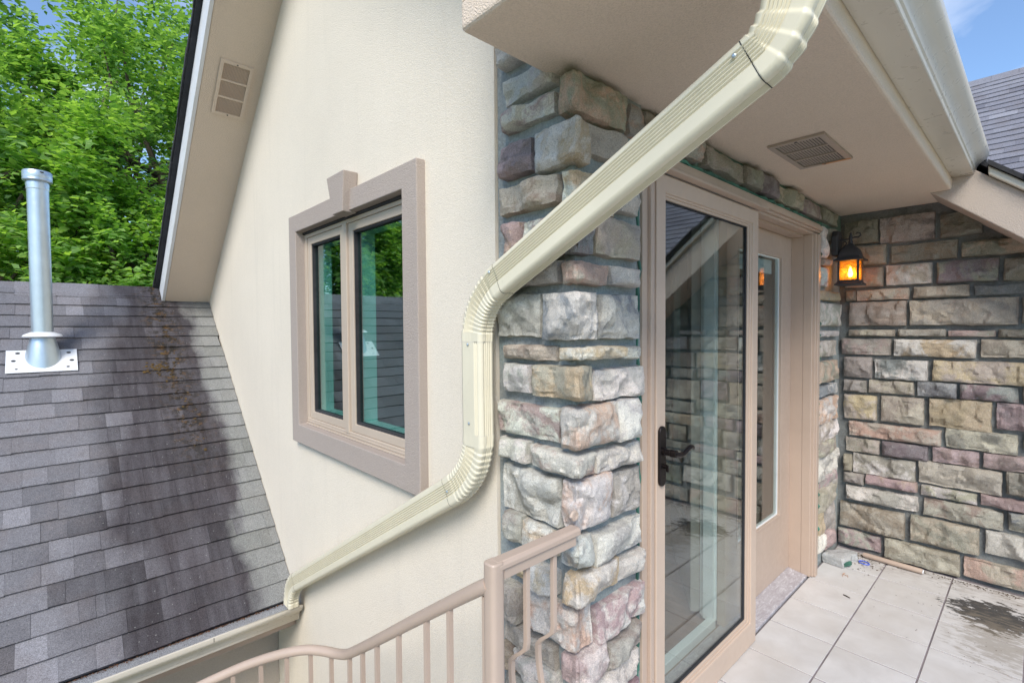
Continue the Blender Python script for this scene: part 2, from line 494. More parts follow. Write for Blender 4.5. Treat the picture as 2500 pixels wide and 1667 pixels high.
# ------------------------------------------------------------------ mesh helpers
class MB:
    def __init__(s):
        s.v, s.f = [], []
    def add(s, vs, fs):
        b = len(s.v)
        s.v += [tuple(p) for p in vs]
        s.f += [tuple(i + b for i in f) for f in fs]
        return s
    def box(s, x0, x1, y0, y1, z0, z1):
        vs = [(x, y, z) for z in (z0, z1) for y in (y0, y1) for x in (x0, x1)]
        return s.add(vs, [(0, 2, 3, 1), (4, 5, 7, 6), (0, 1, 5, 4), (2, 6, 7, 3), (0, 4, 6, 2), (1, 3, 7, 5)])
    def prism(s, poly, ax, a, b):
        """polygon in the two other axes (cyclic order kept), extruded from a to b along axis ax"""
        n = len(poly)
        def P(p, t):
            q = list(p)
            q.insert(ax, t)
            return tuple(q)
        vs = [P(p, a) for p in poly] + [P(p, b) for p in poly]
        fs = [tuple(range(n - 1, -1, -1)), tuple(range(n, 2 * n))]
        fs += [(i, (i + 1) % n, n + (i + 1) % n, n + i) for i in range(n)]
        return s.add(vs, fs)
    def ring(s, ax, a, b, o, i):
        """rectangular frame; o and i are (u0,u1,w0,w1) in the two other axes"""
        def P(u, w, t):
            q = [u, w]
            q.insert(ax, t)
            return tuple(q)
        O = [(o[0], o[2]), (o[1], o[2]), (o[1], o[3]), (o[0], o[3])]
        I = [(i[0], i[2]), (i[1], i[2]), (i[1], i[3]), (i[0], i[3])]
        vs = [P(*p, a) for p in O] + [P(*p, a) for p in I] + [P(*p, b) for p in O] + [P(*p, b) for p in I]
        fs = []
        for k in range(4):
            n = (k + 1) % 4
            fs += [(k, n, 4 + n, 4 + k), (8 + k, 12 + k, 12 + n, 8 + n), (k, 8 + k, 8 + n, n), (4 + k, 4 + n, 12 + n, 12 + k)]
        return s.add(vs, fs)
    def tube(s, path, r, n=10, cap=True, closed=False):
        pts = [Vector(p) for p in path]
        rs = r if isinstance(r, (list, tuple)) else [r] * len(pts)
        vs, fs = [], []
        pn = None
        for k, p in enumerate(pts):
            if closed:
                t = pts[(k + 1) % len(pts)] - pts[k - 1]
            else:
                t = pts[min(k + 1, len(pts) - 1)] - pts[max(k - 1, 0)]
            t.normalize()
            if pn is None:
                pn = t.orthogonal().normalized()
            pn = (pn - t * pn.dot(t)).normalized()
            bn = t.cross(pn)
            for j in range(n):
                a = 2 * math.pi * j / n
                vs.append(p + (pn * math.cos(a) + bn * math.sin(a)) * rs[k])
        m = len(pts)
        for k in range(m if closed else m - 1):
            k2 = (k + 1) % m
            for j in range(n):
                fs.append((k * n + j, k * n + (j + 1) % n, k2 * n + (j + 1) % n, k2 * n + j))
        if cap and not closed:
            fs += [tuple(range(n - 1, -1, -1)), tuple(range((m - 1) * n, m * n))]
        return s.add(vs, fs)
    def lathe(s, c, prof, n=24):
        """profile of (radius, z) around the vertical axis through c=(x,y)"""
        vs, fs = [], []
        for r, z in prof:
            for j in range(n):
                a = 2 * math.pi * j / n
                vs.append((c[0] + r * math.cos(a), c[1] + r * math.sin(a), z))
        for k in range(len(prof) - 1):
            for j in range(n):
                fs.append((k * n + j, k * n + (j + 1) % n, (k + 1) * n + (j + 1) % n, (k + 1) * n + j))
        fs += [tuple(range(n - 1, -1, -1)), tuple(range((len(prof) - 1) * n, len(prof) * n))]
        return s.add(vs, fs)
    def build(s, name, mat, parent=None, smooth=False, bevel=0, seg=2, angle=40):
        me = D.meshes.new(name)
        me.from_pydata(s.v, [], s.f)
        me.materials.append(M[mat] if isinstance(mat, str) else mat)
        bm = bmesh.new()
        bm.from_mesh(me)
        bmesh.ops.recalc_face_normals(bm, faces=bm.faces)
        bm.to_mesh(me)
        bm.free()
        return obj(name, me, parent, smooth, bevel, seg, angle)

def obj(name, me, parent=None, smooth=False, bevel=0, seg=2, angle=40):
    o = D.objects.new(name, me)
    COL.objects.link(o)
    if smooth:
        me.polygons.foreach_set('use_smooth', [True] * len(me.polygons))
        try:
            me.set_sharp_from_angle(angle=math.radians(angle))
        except Exception:
            pass
    if bevel:
        b = o.modifiers.new('bevel', 'BEVEL')
        b.width = bevel
        b.segments = seg
        b.limit_method = 'ANGLE'
        b.angle_limit = math.radians(35)
    if parent is not None:
        o.parent = parent
        if parent.type == 'EMPTY':
            o.location = -Vector(parent.location)
    return o

def tag(o, label, cat, group=None):
    o['label'] = label
    o['category'] = cat
    o['kind'] = 'thing'
    if group:
        o['group'] = group
    return o
def struct(o):
    o['kind'] = 'structure'
    return o
def thing(name, label, cat, loc=(0, 0, 0), group=None):
    o = D.objects.new(name, None)
    COL.objects.link(o)
    o.location = loc
    o.empty_display_size = 0.05
    return tag(o, label, cat, group)
def B(x0, x1, y0, y1, z0, z1):
    return MB().box(x0, x1, y0, y1, z0, z1)

# ------------------------------------------------------------------ rock-faced stones
PAL = {'v': (0.31, 0.305, 0.25), 'g': (0.38, 0.355, 0.325), 't': (0.46, 0.415, 0.345), 'b': (0.33, 0.265, 0.205), 'r': (0.50, 0.345, 0.265),
       'o': (0.49, 0.395, 0.245), 'p': (0.41, 0.29, 0.305), 'm': (0.25, 0.205, 0.23), 's': (0.25, 0.275, 0.305), 'w': (0.60, 0.585, 0.56)}
def stone_mesh(mode, a, b, z0, z1, dep, seed, cell=0.016, Xm=0.0, Ym=0.0):
    """mode 'x': face looks to -X, a..b along Y.  mode 'y': face looks to -Y, a..b along X.
    mode 'c': wraps the outer corner, a = Y end on the -X side, b = X end on the -Y side"""
    R = random.Random(seed)
    def spaced(Ln):
        n = max(3, int(round(Ln / cell)))
        e1, e2 = min(0.0045, Ln * 0.06), min(0.014, Ln * 0.16)
        return [0, e1] + [e2 + (Ln - 2 * e2) * k / n for k in range(n + 1)] + [Ln - e1, Ln]
    Hh = z1 - z0
    vs_ = spaced(Hh)
    if mode == 'c':
        la, lb = a - (Ym - dep), b - (Xm - dep)
        us_ = [u for u in spaced(la + lb)]
        k = min(range(3, len(us_) - 3), key=lambda i: abs(us_[i] - la))
        us_[k] = la
        U = la + lb
    else:
        U = b - a
        la = -1
        us_ = spaced(U)
    seeds = []
    for k in range(max(4, int(U * Hh / 0.0042))):
        ang = R.uniform(0, 2 * math.pi)
        sl = R.uniform(0.1, 0.5)
        seeds.append((R.uniform(0, U), R.uniform(0, Hh), math.cos(ang) * sl, math.sin(ang) * sl, R.uniform(-0.004, 0.004)))
    planes = []
    for k in range(R.randint(5, 8)):
        ang = R.uniform(0, 2 * math.pi)
        sl = R.uniform(0.10, 0.42)
        planes.append((R.uniform(0.15, 0.85) * U, R.uniform(0.15, 0.85) * Hh, math.cos(ang) * sl, math.sin(ang) * sl, R.uniform(0.004, 0.016)))
    so_ = Vector((R.uniform(0, 90), R.uniform(0, 90), R.uniform(0, 90)))
    proud = R.uniform(-0.008, 0.008)
    verts, faces = [], []
    nu, nv = len(us_), len(vs_)
    for i, u in enumerate(us_):
        for j, v in enumerate(vs_):
            e = min(i, nu - 1 - i, j, nv - 1 - j)
            if e == 0:
                d = -0.012
            else:
                h = 0.0
                for cu, cv, gu, gv, of in planes:
                    h = min(h, (u - cu) * gu + (v - cv) * gv + of)
                p = Vector((u, v, 0))
                h = max(h, -0.022)
                pw = Vector((u, v, 7))
                wu, wv = u + noise.noise(pw * 22 + so_) * 0.012, v + noise.noise(pw * 22 - so_) * 0.012
                ws = hs_ = 0.0
                for s_ in seeds:
                    w_ = 1.0 / ((wu - s_[0]) ** 2 + (wv - s_[1]) ** 2 + 2e-5) ** 4
                    ws += w_
                    hs_ += w_ * (s_[4] + (wu - s_[0]) * s_[2] + (wv - s_[1]) * s_[3])
                h += max(-0.014, min(0.010, hs_ / ws))
                h += noise.noise(p * 16 + so_) * 0.005 + abs(noise.noise(p * 38 + so_)) * -0.008 + noise.noise(p * 90 + so_) * 0.003
                d = (dep + proud) * (0.70 if e == 1 else (0.94 if e == 2 else 1.0)) + h * (0.5 if e == 1 else 1)
                d = max(d, 0.012)
            jp = Vector((u, v, 3))
            du = noise.noise(jp * 11 + so_) * 0.0045 + noise.noise(jp * 34 + so_) * 0.003
            dv = noise.noise(jp * 11 + so_ + Vector((9, 4, 2))) * 0.0045 + noise.noise(jp * 34 - so_) * 0.003
            z = z0 + v + dv
            if mode == 'x':
                verts.append((Xm - d, b - u - du, z))
            elif mode == 'y':
                verts.append((a + u + du, Ym - d, z))
            else:
                if u <= la:
                    s = u / la
                    y = a + (Ym - d - a) * s
                    verts.append((Xm - d + (0.008 if abs(u - la) < 1e-6 else 0), y - (du * (1 - s)) + (0.004 if abs(u - la) < 1e-6 else 0), z))
                else:
                    s = (u - la) / (U - la)
                    verts.append((Xm - d + (b - Xm + d) * s + du * s, Ym - d, z))
    for i in range(nu - 1):
        for j in range(nv - 1):
            faces.append((i * nv + j, (i + 1) * nv + j, (i + 1) * nv + j + 1, i * nv + j + 1))
    # back cap keeps the block closed
    rim = [i * nv for i in range(nu)] + [(nu - 1) * nv + j for j in range(1, nv)] + [i * nv + nv - 1 for i in range(nu - 2, -1, -1)] + [j for j in range(nv - 2, 0, -1)]
    if mode != 'c':
        faces.append(tuple(reversed(rim)))
    me = D.meshes.new('stone')
    me.from_pydata(verts, [], faces)
    me.materials.append(M['stone'])
    return me
def stone(parent, mode, a, b, z0, z1, code, dep, cell=0.016, Xm=0.0, Ym=0.0, bright=1.0):
    seed = random.randint(0, 10 ** 6)
    R = random.Random(seed)
    me = stone_mesh(mode, a, b, z0, z1, dep, seed, cell, Xm, Ym)
    o = obj('stone', me, parent, True, angle=24)
    def jit(c):
        if bright > 1.0:                       # weathered: paler and greyer
            g_ = sum(c) / 3
            c = tuple((x * 0.72 + g_ * 0.28) * w_ for x, w_ in zip(c, (1.04, 1.0, 0.94)))
        k = R.uniform(0.88, 1.1) * bright
        return tuple(min(0.84, x * k * R.uniform(0.96, 1.04)) for x in c)
    c1 = jit(PAL[code[0]])
    c2 = jit(PAL[code[-1]]) if len(code) > 1 else jit(tuple(x * 0.78 for x in PAL[code[0]]))
    o.color = (*c1, 1)
    o['tint'] = list(c2)
    return o

# ------------------------------------------------------------------ ground, balcony floor
g = struct(B(-60, 60, -60, 60, -3.6, -3.4).build('ground', 'ground'))
fl_root = D.objects.new('balcony_floor', None)
COL.objects.link(fl_root)
struct(fl_root)
B(-1.6, 4.2, -2.4, 0.93, -0.30, -0.004).build('floor_slab', 'grout', fl_root)
tile_me = None
TW = 0.300
def tile_mesh(w, d):
    mb = MB()
    c = 0.0012
    vs = [(0, 0, -0.02), (w, 0, -0.02), (w, d, -0.02), (0, d, -0.02), (0, 0, -c), (w, 0, -c), (w, d, -c), (0, d, -c), (c, c, 0), (w - c, c, 0), (w - c, d - c, 0), (c, d - c, 0)]
    fs = [(4, 5, 9, 8), (5, 6, 10, 9), (6, 7, 11, 10), (7, 4, 8, 11), (8, 9, 10, 11), (0, 1, 5, 4), (1, 2, 6, 5), (2, 3, 7, 6), (3, 0, 4, 7)]
    me = D.meshes.new('tile')
    me.from_pydata(vs, [], fs)
    me.materials.append(M['tile'])
    return me
full_tile = tile_mesh(TW - 0.0025, TW)
edge_tile = tile_mesh(0.30, TW)
top_tile = tile_mesh(TW - 0.0025, 0.276)
xl = [3.567 - 0.305 * k for k in range(18)]
yl = [0.645 - 0.307 * k for k in range(-1, 10)]
for ix in range(-1, 16):
    for iy in range(0, 10):
        x = 3.5695 if ix == -1 else xl[ix + 1] + 0.0025
        if iy == 0:
            y, me = 0.6485, (top_tile if ix >= 0 else top_tile)
        else:
            y, me = yl[iy + 1] + 0.0035, (edge_tile if ix == -1 else full_tile)
        o = obj('tile', me, fl_root)
        o.location = (x, y, random.uniform(-0.0008, 0.0008))

# ------------------------------------------------------------------ stucco gable wall with window opening
XA = 1.09
def zr(y):                       # underside of the left rake
    return 3.528 - 0.8335 * (y - 3.228)
def zr2(y):                      # underside of the right rake
    return zr(2.444) - 0.8335 * (2.444 - y)
YO0, YO1, ZO0, ZO1 = 1.715, 3.035, 0.875, 2.12
wl = thing('stucco_wall', 'smooth cream stucco gable wall around the twin casement window', 'wall', (XA, 3.2, -3.4))
mb = MB()
def pol(p):
    mb.prism(p, 0, XA, XA + 0.12)
    return mb
pol([(1.25, -3.4), (5.5, -3.4), (5.5, ZO0), (1.25, ZO0)])
pol([(1.25, ZO0), (YO0, ZO0), (YO0, ZO1), (1.25, ZO1)])
pol([(YO1, ZO0), (5.5, ZO0), (5.5, zr(5.5)), (5.0, zr(5.0)), (4.9, ZO1), (YO1, ZO1)])
pol([(1.25, ZO1), (4.95, ZO1), (4.95, zr(4.95) + 0.02), (2.444, zr(2.444) + 0.02), (1.25, zr2(1.25) + 0.02)])
mb.build('wall_face', 'stucco_cream', wl)

# ------------------------------------------------------------------ stone pier
WALL_C=[(0.729,0.914,2.028,2.180,'v'),(0.449,0.719,2.015,2.177,'gm'),(0.241,0.427,2.015,2.152,'v'),(0.683,0.898,1.888,2.016,'tv'),(0.345,0.658,1.888,1.996,'bv'),(0.052,0.329,1.887,1.977,'vr'),(0.699,0.905,1.743,1.872,'rt'),(0.457,0.684,1.748,1.873,'tw'),(0.172,0.437,1.745,1.873,'mv'),(-0.008,0.152,1.739,1.863,'v'),(0.845,0.896,1.655,1.727,'b'),(0.567,0.840,1.658,1.727,'rt'),(0.289,0.547,1.662,1.730,'t'),(0.029,0.271,1.663,1.722,'s'),(0.578,0.879,1.495,1.649,'gb'),(0.089,0.563,1.495,1.649,'gt'),(-0.030,0.076,1.504,1.644,'v'),(0.635,0.881,1.428,1.469,'t'),(0.391,0.619,1.430,1.470,'g'),(0.180,0.382,1.429,1.463,'pg'),(0.006,0.171,1.426,1.471,'v'),(0.651,0.921,1.306,1.411,'gp'),(0.258,0.638,1.303,1.409,'ow'),(-0.033,0.239,1.310,1.414,'t'),(0.752,0.905,1.156,1.288,'g'),(0.471,0.737,1.155,1.279,'ws'),(-0.035,0.449,1.159,1.285,'to'),(0.779,0.907,1.058,1.138,'g'),(0.534,0.766,1.063,1.145,'t'),(0.338,0.519,1.062,1.152,'s'),(0.080,0.323,1.063,1.149,'ms'),(-0.074,0.070,1.074,1.158,'g'),(0.725,0.902,0.879,1.040,'ot'),(0.488,0.700,0.882,1.048,'t'),(0.189,0.465,0.885,1.057,'o'),(-0.039,0.171,0.907,1.061,'pm'),(0.406,0.874,0.768,0.863,'tr'),(0.082,0.385,0.771,0.884,'tv'),(-0.079,0.062,0.811,0.900,'v'),(0.704,0.892,0.661,0.753,'t'),(0.463,0.692,0.665,0.757,'m'),(0.236,0.443,0.671,0.763,'p'),(-0.006,0.219,0.680,0.767,'p'),(0.854,0.898,0.526,0.632,'t'),(0.523,0.849,0.524,0.655,'gw'),(0.140,0.507,0.530,0.668,'gt'),(-0.045,0.125,0.551,0.676,'v'),(0.786,0.900,0.446,0.519,'g'),(0.514,0.776,0.459,0.522,'pr'),(0.240,0.496,0.456,0.518,'wt'),(-0.047,0.228,0.463,0.527,'p'),(0.508,0.884,0.340,0.434,'wg'),(0.133,0.480,0.337,0.444,'tb'),(-0.086,0.113,0.349,0.457,'gs'),(0.570,0.918,0.148,0.312,'tb'),(0.230,0.542,0.162,0.319,'tv'),(-0.088,0.205,0.191,0.324,'w'),(0.693,0.929,0.025,0.130,'gp'),(0.311,0.672,0.008,0.137,'t'),(-0.090,0.295,0.025,0.141,'tr')]
JAMB=[(3.259,3.464,1.903,2.096,'w'),(3.474,3.737,2.023,2.110,'v'),(3.303,3.535,1.861,1.905,'r'),(3.247,3.538,1.735,1.856,'wp'),(3.250,3.754,1.651,1.714,'ov'),(3.245,3.822,1.494,1.639,'gw'),(3.249,3.765,1.427,1.465,'w'),(3.261,3.708,1.303,1.405,'t'),(3.237,3.764,1.141,1.279,'vr'),(3.250,3.757,1.060,1.128,'sw'),(3.255,3.751,0.889,1.044,'wr'),(3.259,3.782,0.769,0.894,'wt'),(3.252,3.762,0.681,0.779,'t'),(3.246,3.792,0.535,0.686,'w'),(3.250,3.784,0.464,0.562,'pg'),(3.253,3.727,0.352,0.490,'t'),(3.239,3.435,0.202,0.374,'o'),(3.422,3.720,0.164,0.366,'g'),(3.223,3.440,0.103,0.224,'w'),(3.449,3.738,0.064,0.193,'p')]
PIER_L=[(1.094,1.196,2.325,2.379,'w'),(0.962,1.178,2.203,2.281,'w'),(0.965,1.181,2.119,2.181,'wp'),(1.054,1.191,1.975,2.076,'pm'),(0.958,1.197,1.859,1.948,'tb'),(1.104,1.184,1.716,1.831,'pr'),(0.949,1.093,1.709,1.825,'wp'),(0.950,1.183,1.626,1.692,'g'),(1.028,1.215,1.471,1.604,'gw'),(0.969,1.188,1.400,1.443,'tb'),(1.069,1.189,1.293,1.387,'w'),(0.950,1.219,1.158,1.261,'wp'),(1.080,1.201,1.074,1.145,'w'),(0.954,1.199,0.906,1.055,'wg'),(1.102,1.179,0.812,0.906,'g'),(0.971,1.100,0.813,0.898,'wo'),(0.967,1.146,0.700,0.772,'wo'),(1.127,1.200,0.543,0.666,'g'),(0.978,1.202,0.465,0.538,'g'),(1.140,1.202,0.377,0.458,'b'),(0.964,1.141,0.391,0.463,'w')]
PIER_R=[(1.138,1.304,2.000,2.088,'g'),(1.279,1.386,1.853,1.940,'w'),(1.159,1.386,1.711,1.826,'gt'),(1.236,1.383,1.625,1.686,'w'),(1.173,1.392,1.460,1.599,'ws'),(1.290,1.395,1.397,1.436,'sw'),(1.153,1.414,1.277,1.374,'w'),(1.257,1.377,1.144,1.271,'w'),(1.157,1.390,1.063,1.132,'w'),(1.246,1.384,0.909,1.051,'gw'),(1.155,1.402,0.788,0.881,'w'),(1.268,1.410,0.694,0.767,'w'),(1.160,1.418,0.547,0.657,'pw'),(1.208,1.396,0.451,0.530,'g'),(1.148,1.374,0.354,0.454,'w')]
PIER_C=[(0.953,1.325,2.100,2.212,'vr'),(1.047,1.136,1.959,2.078,'wo'),(0.948,1.271,1.831,1.945,'ow'),(0.949,1.157,1.707,1.811,'ms'),(0.948,1.230,1.622,1.685,'tr'),(1.028,1.171,1.462,1.600,'ws'),(0.953,1.287,1.405,1.441,'ow'),(1.067,1.151,1.289,1.387,'to'),(0.953,1.268,1.150,1.272,'wr'),(1.076,1.162,1.072,1.139,'wr'),(0.950,1.243,0.918,1.063,'wr'),(0.962,1.152,0.808,0.897,'w'),(0.943,1.281,0.700,0.787,'wo'),(1.125,1.157,0.565,0.684,'wr'),(0.954,1.208,0.463,0.553,'wp')]

pier = thing('stone_pier', 'stacked pale rock-faced stone pier between stucco wall and glass door', 'wall', (1.25, 1.05, -0.2))
XM, YM = 1.102, 0.918
mb = MB()
mb.box(XM, 1.445, YM, 1.10, -0.2, 2.26)
mb.box(XM, 1.40, 1.10, 1.247, -3.2, 2.26)
mb.box(XM, 1.40, 1.0, 1.247, 2.26, 2.9)
mb.build('mortar', 'mortar', pier)
for a, b, z0, z1, c in PIER_L:
    stone(pier, 'x', a + 0.003, b + 0.012, z0 - 0.002, z1 + 0.002, c, 0.053, 0.010, Xm=XM, bright=1.24)
for a, b, z0, z1, c in PIER_R:
    stone(pier, 'y', a + 0.004, b + 0.012, z0 - 0.002, z1 + 0.002, c, 0.055, 0.010, Ym=YM, bright=1.24)
for a, b, z0, z1, c in PIER_C:
    stone(pier, 'c', a - 0.005, b - 0.002, z0 - 0.002, z1 + 0.002, c, 0.055, 0.010, Xm=XM, Ym=YM, bright=1.24)
stone(pier, 'y', 1.345, 1.43, 2.105, 2.205, 'rg', 0.05, 0.012, Ym=YM)
for a, b, z0, z1, c in ((1.02, 1.215, 2.40, 2.52, 'g'), (1.02, 1.215, 2.54, 2.66, 'w'), (1.02, 1.215, 2.68, 2.8, 't')):
    stone(pier, 'x', a, b, z0, z1, c, 0.05, 0.03, Xm=XM)
# lower courses under the picture's edge
z = 0.375
while z > 0.02:
    h = random.uniform(0.09, 0.14)
    t = random.uniform(1.02, 1.10)
    z0 = max(z - h, 0.0)
    if z - z0 > 0.05:
        stone(pier, 'x', t + 0.012, 1.205, z0 + 0.012, z, random.choice(['w', 'g', 't', 'wp']), 0.05, 0.025, Xm=XM)
        s = random.uniform(1.12, 1.25)
        stone(pier, 'c', t, s, z0 + 0.012, min(z, 0.36), random.choice(['w', 'wr', 'gw']), 0.05, 0.025, Xm=XM, Ym=YM)
        stone(pier, 'y', s + 0.015, 1.40, z0 + 0.012, min(z, 0.345), random.choice(['w', 'g', 'p']), 0.05, 0.025, Ym=YM)
    z = z0
mb = MB()
for k in range(26):
    zz = -0.1 + k * 0.087
    mb.tube([(1.424 + random.uniform(0, 0.006), YM + 0.002, zz), (1.426 + random.uniform(-0.01, 0.006), YM - random.uniform(-0.004, 0.008), zz + 0.05), (1.424, YM + 0.002, zz + 0.1)], [0.007, random.uniform(0.004, 0.009), 0.007], 6)
mb.build('sealant_bead', 'green_seal', pier, True)

# ------------------------------------------------------------------ stone wall to the right of the door, and the narrow return
wc = thing('stone_wall', 'grey and ochre coursed stone wall behind the tile floor, right of the door', 'wall', (3.95, 0.0, -0.2))
XC = 3.906
mb = MB()
def zc(y):                      # underside of the wing rake
    return 2.222 + 0.8335 * (y - 0.428)
mb.prism([(-2.2, -0.25), (1.2, -0.25), (1.2, 2.29), (0.43, 2.29), (-2.2, zc(-2.2) + 0.10)], 0, XC, XC + 0.25)
mb.build('mortar', 'mortar_dark', wc)
for k_, (a, b, z0, z1, c) in enumerate(WALL_C):
    if a < 0.0:
        a -= random.choice((0.0, 0.05, 0.11, 0.17))
        WALL_C[k_] = (a, b, z0, z1, c)
    stone(wc, 'x', a - 0.002, b + 0.002, z0 - 0.002, z1 + 0.002, c, 0.05, 0.0125, Xm=XC, bright=1.01)
rows = [(0.02, .13), (.16, .315), (.34, .44), (.457, .522), (.53, .66), (.668, .76), (.77, .87), (.885, 1.05), (1.063, 1.148), (1.158, 1.283), (1.306, 1.412), (1.428, 1.468), (1.498, 1.647), (1.66, 1.727)]
for z0, z1 in rows:
    near_ = [s_[0] for s_ in WALL_C if s_[2] < (z0 + z1) / 2 < s_[3]]
    y = (min(near_) if near_ else 0.0) - 0.018
    while y > -2.1:
        ln = random.uniform(0.16, 0.40)
        if zc(y - ln) > z0 + 0.05:
            stone(wc, 'x', y - ln, y, z0, z1, random.choice(['t', 'g', 'gt', 'v', 'tb', 'p', 'ow', 'w', 's', 'gp']), 0.046, 0.03, Xm=XC, bright=1.01)
        y -= ln + 0.016

jw = thing('stone_return', 'narrow column of rough stones between door casing and corner lantern', 'wall', (3.6, 0.95, 0))
YJ = 0.938
mb = MB()
mb.box(3.36, 3.91, YJ, 1.15, -0.05, 2.10)
mb.build('mortar', 'mortar', jw)
for a, b, z0, z1, c in JAMB:
    stone(jw, 'y', max(a + 0.115, 3.378), min(b + 0.03, 3.855), z0, z1, c, 0.05, 0.016, Ym=YJ, bright=1.25)
mb = MB()
for k in range(30):
    zz = 0.02 + k * 0.069
    mb.tube([(3.369 + random.uniform(0, 0.006), YJ - 0.004, zz), (3.372 + random.uniform(0, 0.012), YJ - random.uniform(0.008, 0.03), zz + 0.04), (3.369, YJ - 0.006, zz + 0.075)], [0.008, random.uniform(0.007, 0.013), 0.008], 6)
mb.build('sealant_bead', 'green_seal', jw, True)

lt = thing('stone_lintel', 'mossy band of stones between door head and porch soffit', 'wall', (2.5, 0.95, 2.1))
mb = MB()
mb.box(1.445, 3.91, YJ, 1.15, 2.10, 2.26)
mb.build('mortar', 'mortar_green', lt)
for x0, x1, c in ((1.46, 1.64, 'v'), (1.655, 1.86, 'rg'), (1.885, 2.29, 'gv'), (2.27, 2.46, 'v'), (2.45, 2.68, 'm'), (2.67, 3.045, 'vt'), (3.05, 3.39, 'gm'), (3.405, 3.75, 'v')):
    stone(lt, 'y', x0, x1 - 0.012, 2.122 + random.uniform(0, 0.008), 2.222 + random.uniform(-0.012, 0.0), c, 0.05, 0.015, Ym=YJ, bright=1.1)
mb = MB()
x = 1.46
while x < 3.36:
    mb.tube([(x, YJ - 0.006, 2.106), (x + 0.06, YJ - random.uniform(0.008, 0.022), 2.108 + random.uniform(-0.002, 0.006)), (x + 0.13, YJ - 0.006, 2.106)], [0.009, random.uniform(0.008, 0.014), 0.009], 6)
    x += 0.11
mb.build('sealant_bead', 'green_seal', lt, True)

# ------------------------------------------------------------------ main gable roof, rake, porch soffit
roof = thing('gable_roof', 'upper gable roof with taupe stucco rake overhang and dark shingle edge', 'roof', (1.0, 2.444, 3.4))
ZT = 0.20
XO = 0.745
def slab(mbx, x0, x1, pts, lo, hi):
    """pts: (y, z of rake underside); a slab between z+lo and z+hi"""
    mbx.prism([(y, z + lo) for y, z in pts] + [(y, z + hi) for y, z in reversed(pts)], 0, x0, x1)
L_ = [(2.444, zr(2.444)), (5.62, zr(5.62))]
R_ = [(1.0, zr2(1.0)), (2.444, zr(2.444))]
mb = MB()
slab(mb, XO, XA + 0.3, [(2.444, zr(2.444)), (5.5, zr(5.5))], 0, ZT)
slab(mb, XO, XA + 0.3, R_, 0, ZT)
mb.build('rake_soffit', 'stucco_taupe_bounce', roof, bevel=0.006)
mb = MB()
slab(mb, XO - 0.022, XO - 0.001, [(2.46, zr(2.46)), (5.52, zr(5.52))], -0.003, ZT + 0.02)
slab(mb, XO - 0.03, XO - 0.001, [(0.9, zr2(0.9)), (2.43, zr(2.43))], 0.012, ZT + 0.02)
mb.build('rake_fascia', 'zinc_white', roof)
mb = MB()
slab(mb, XO - 0.055, 9.0, [(2.444, zr(2.444)), (5.66, zr(5.66))], ZT + 0.022, ZT + 0.06)
slab(mb, XO - 0.055, 9.0, [(0.28, zr2(0.28)), (2.444, zr(2.444))], ZT + 0.022, ZT + 0.06)
mb.build('roof_deck', 'shingle_edge', roof)
mb = MB()
for k in range(44):
    y0 = 2.5 + k * 0.072
    slab(mb, XO - 0.063 - random.uniform(0, 0.006), XO + 0.2, [(y0, zr(y0)), (y0 + 0.075, zr(y0 + 0.075))], ZT + 0.03 + random.uniform(-.004, .006), ZT + 0.068)
mb.build('shingle_edge_course', 'shingle_edge', roof)

SZ = 2.23
eave = thing('porch_eave', 'boxed taupe stucco eave and soffit over the glass door', 'roof', (2.2, 0.65, SZ))
YF = 0.348
mb = MB()
mb.prism([(0.757, YF), (3.60, YF), (3.60, 0.43), (3.91, 0.43), (3.91, 0.96), (1.30, 0.96), (1.30, 0.994), (0.757, 0.994)], 2, SZ, SZ + 0.075)
mb.build('soffit_panel', 'stucco_taupe_bounce', eave, bevel=0.012, seg=3)
mb = MB()
mb.prism([(YF + 0.012, SZ + 0.074), (0.990, SZ + 0.074), (0.990, zr2(0.99) + ZT), (YF + 0.012, zr2(YF) + ZT)], 0, 0.761, 1.30)
mb.build('eave_return', 'stucco_taupe_bounce', eave)
mb = MB()
mb.prism([(YF + 0.01, SZ + 0.06), (0.5, SZ + 0.06), (0.5, zr2(0.5) + ZT), (YF + 0.01, zr2(YF) + ZT)], 0, 1.30, 3.57)
mb.build('fascia_board', 'dark', eave)

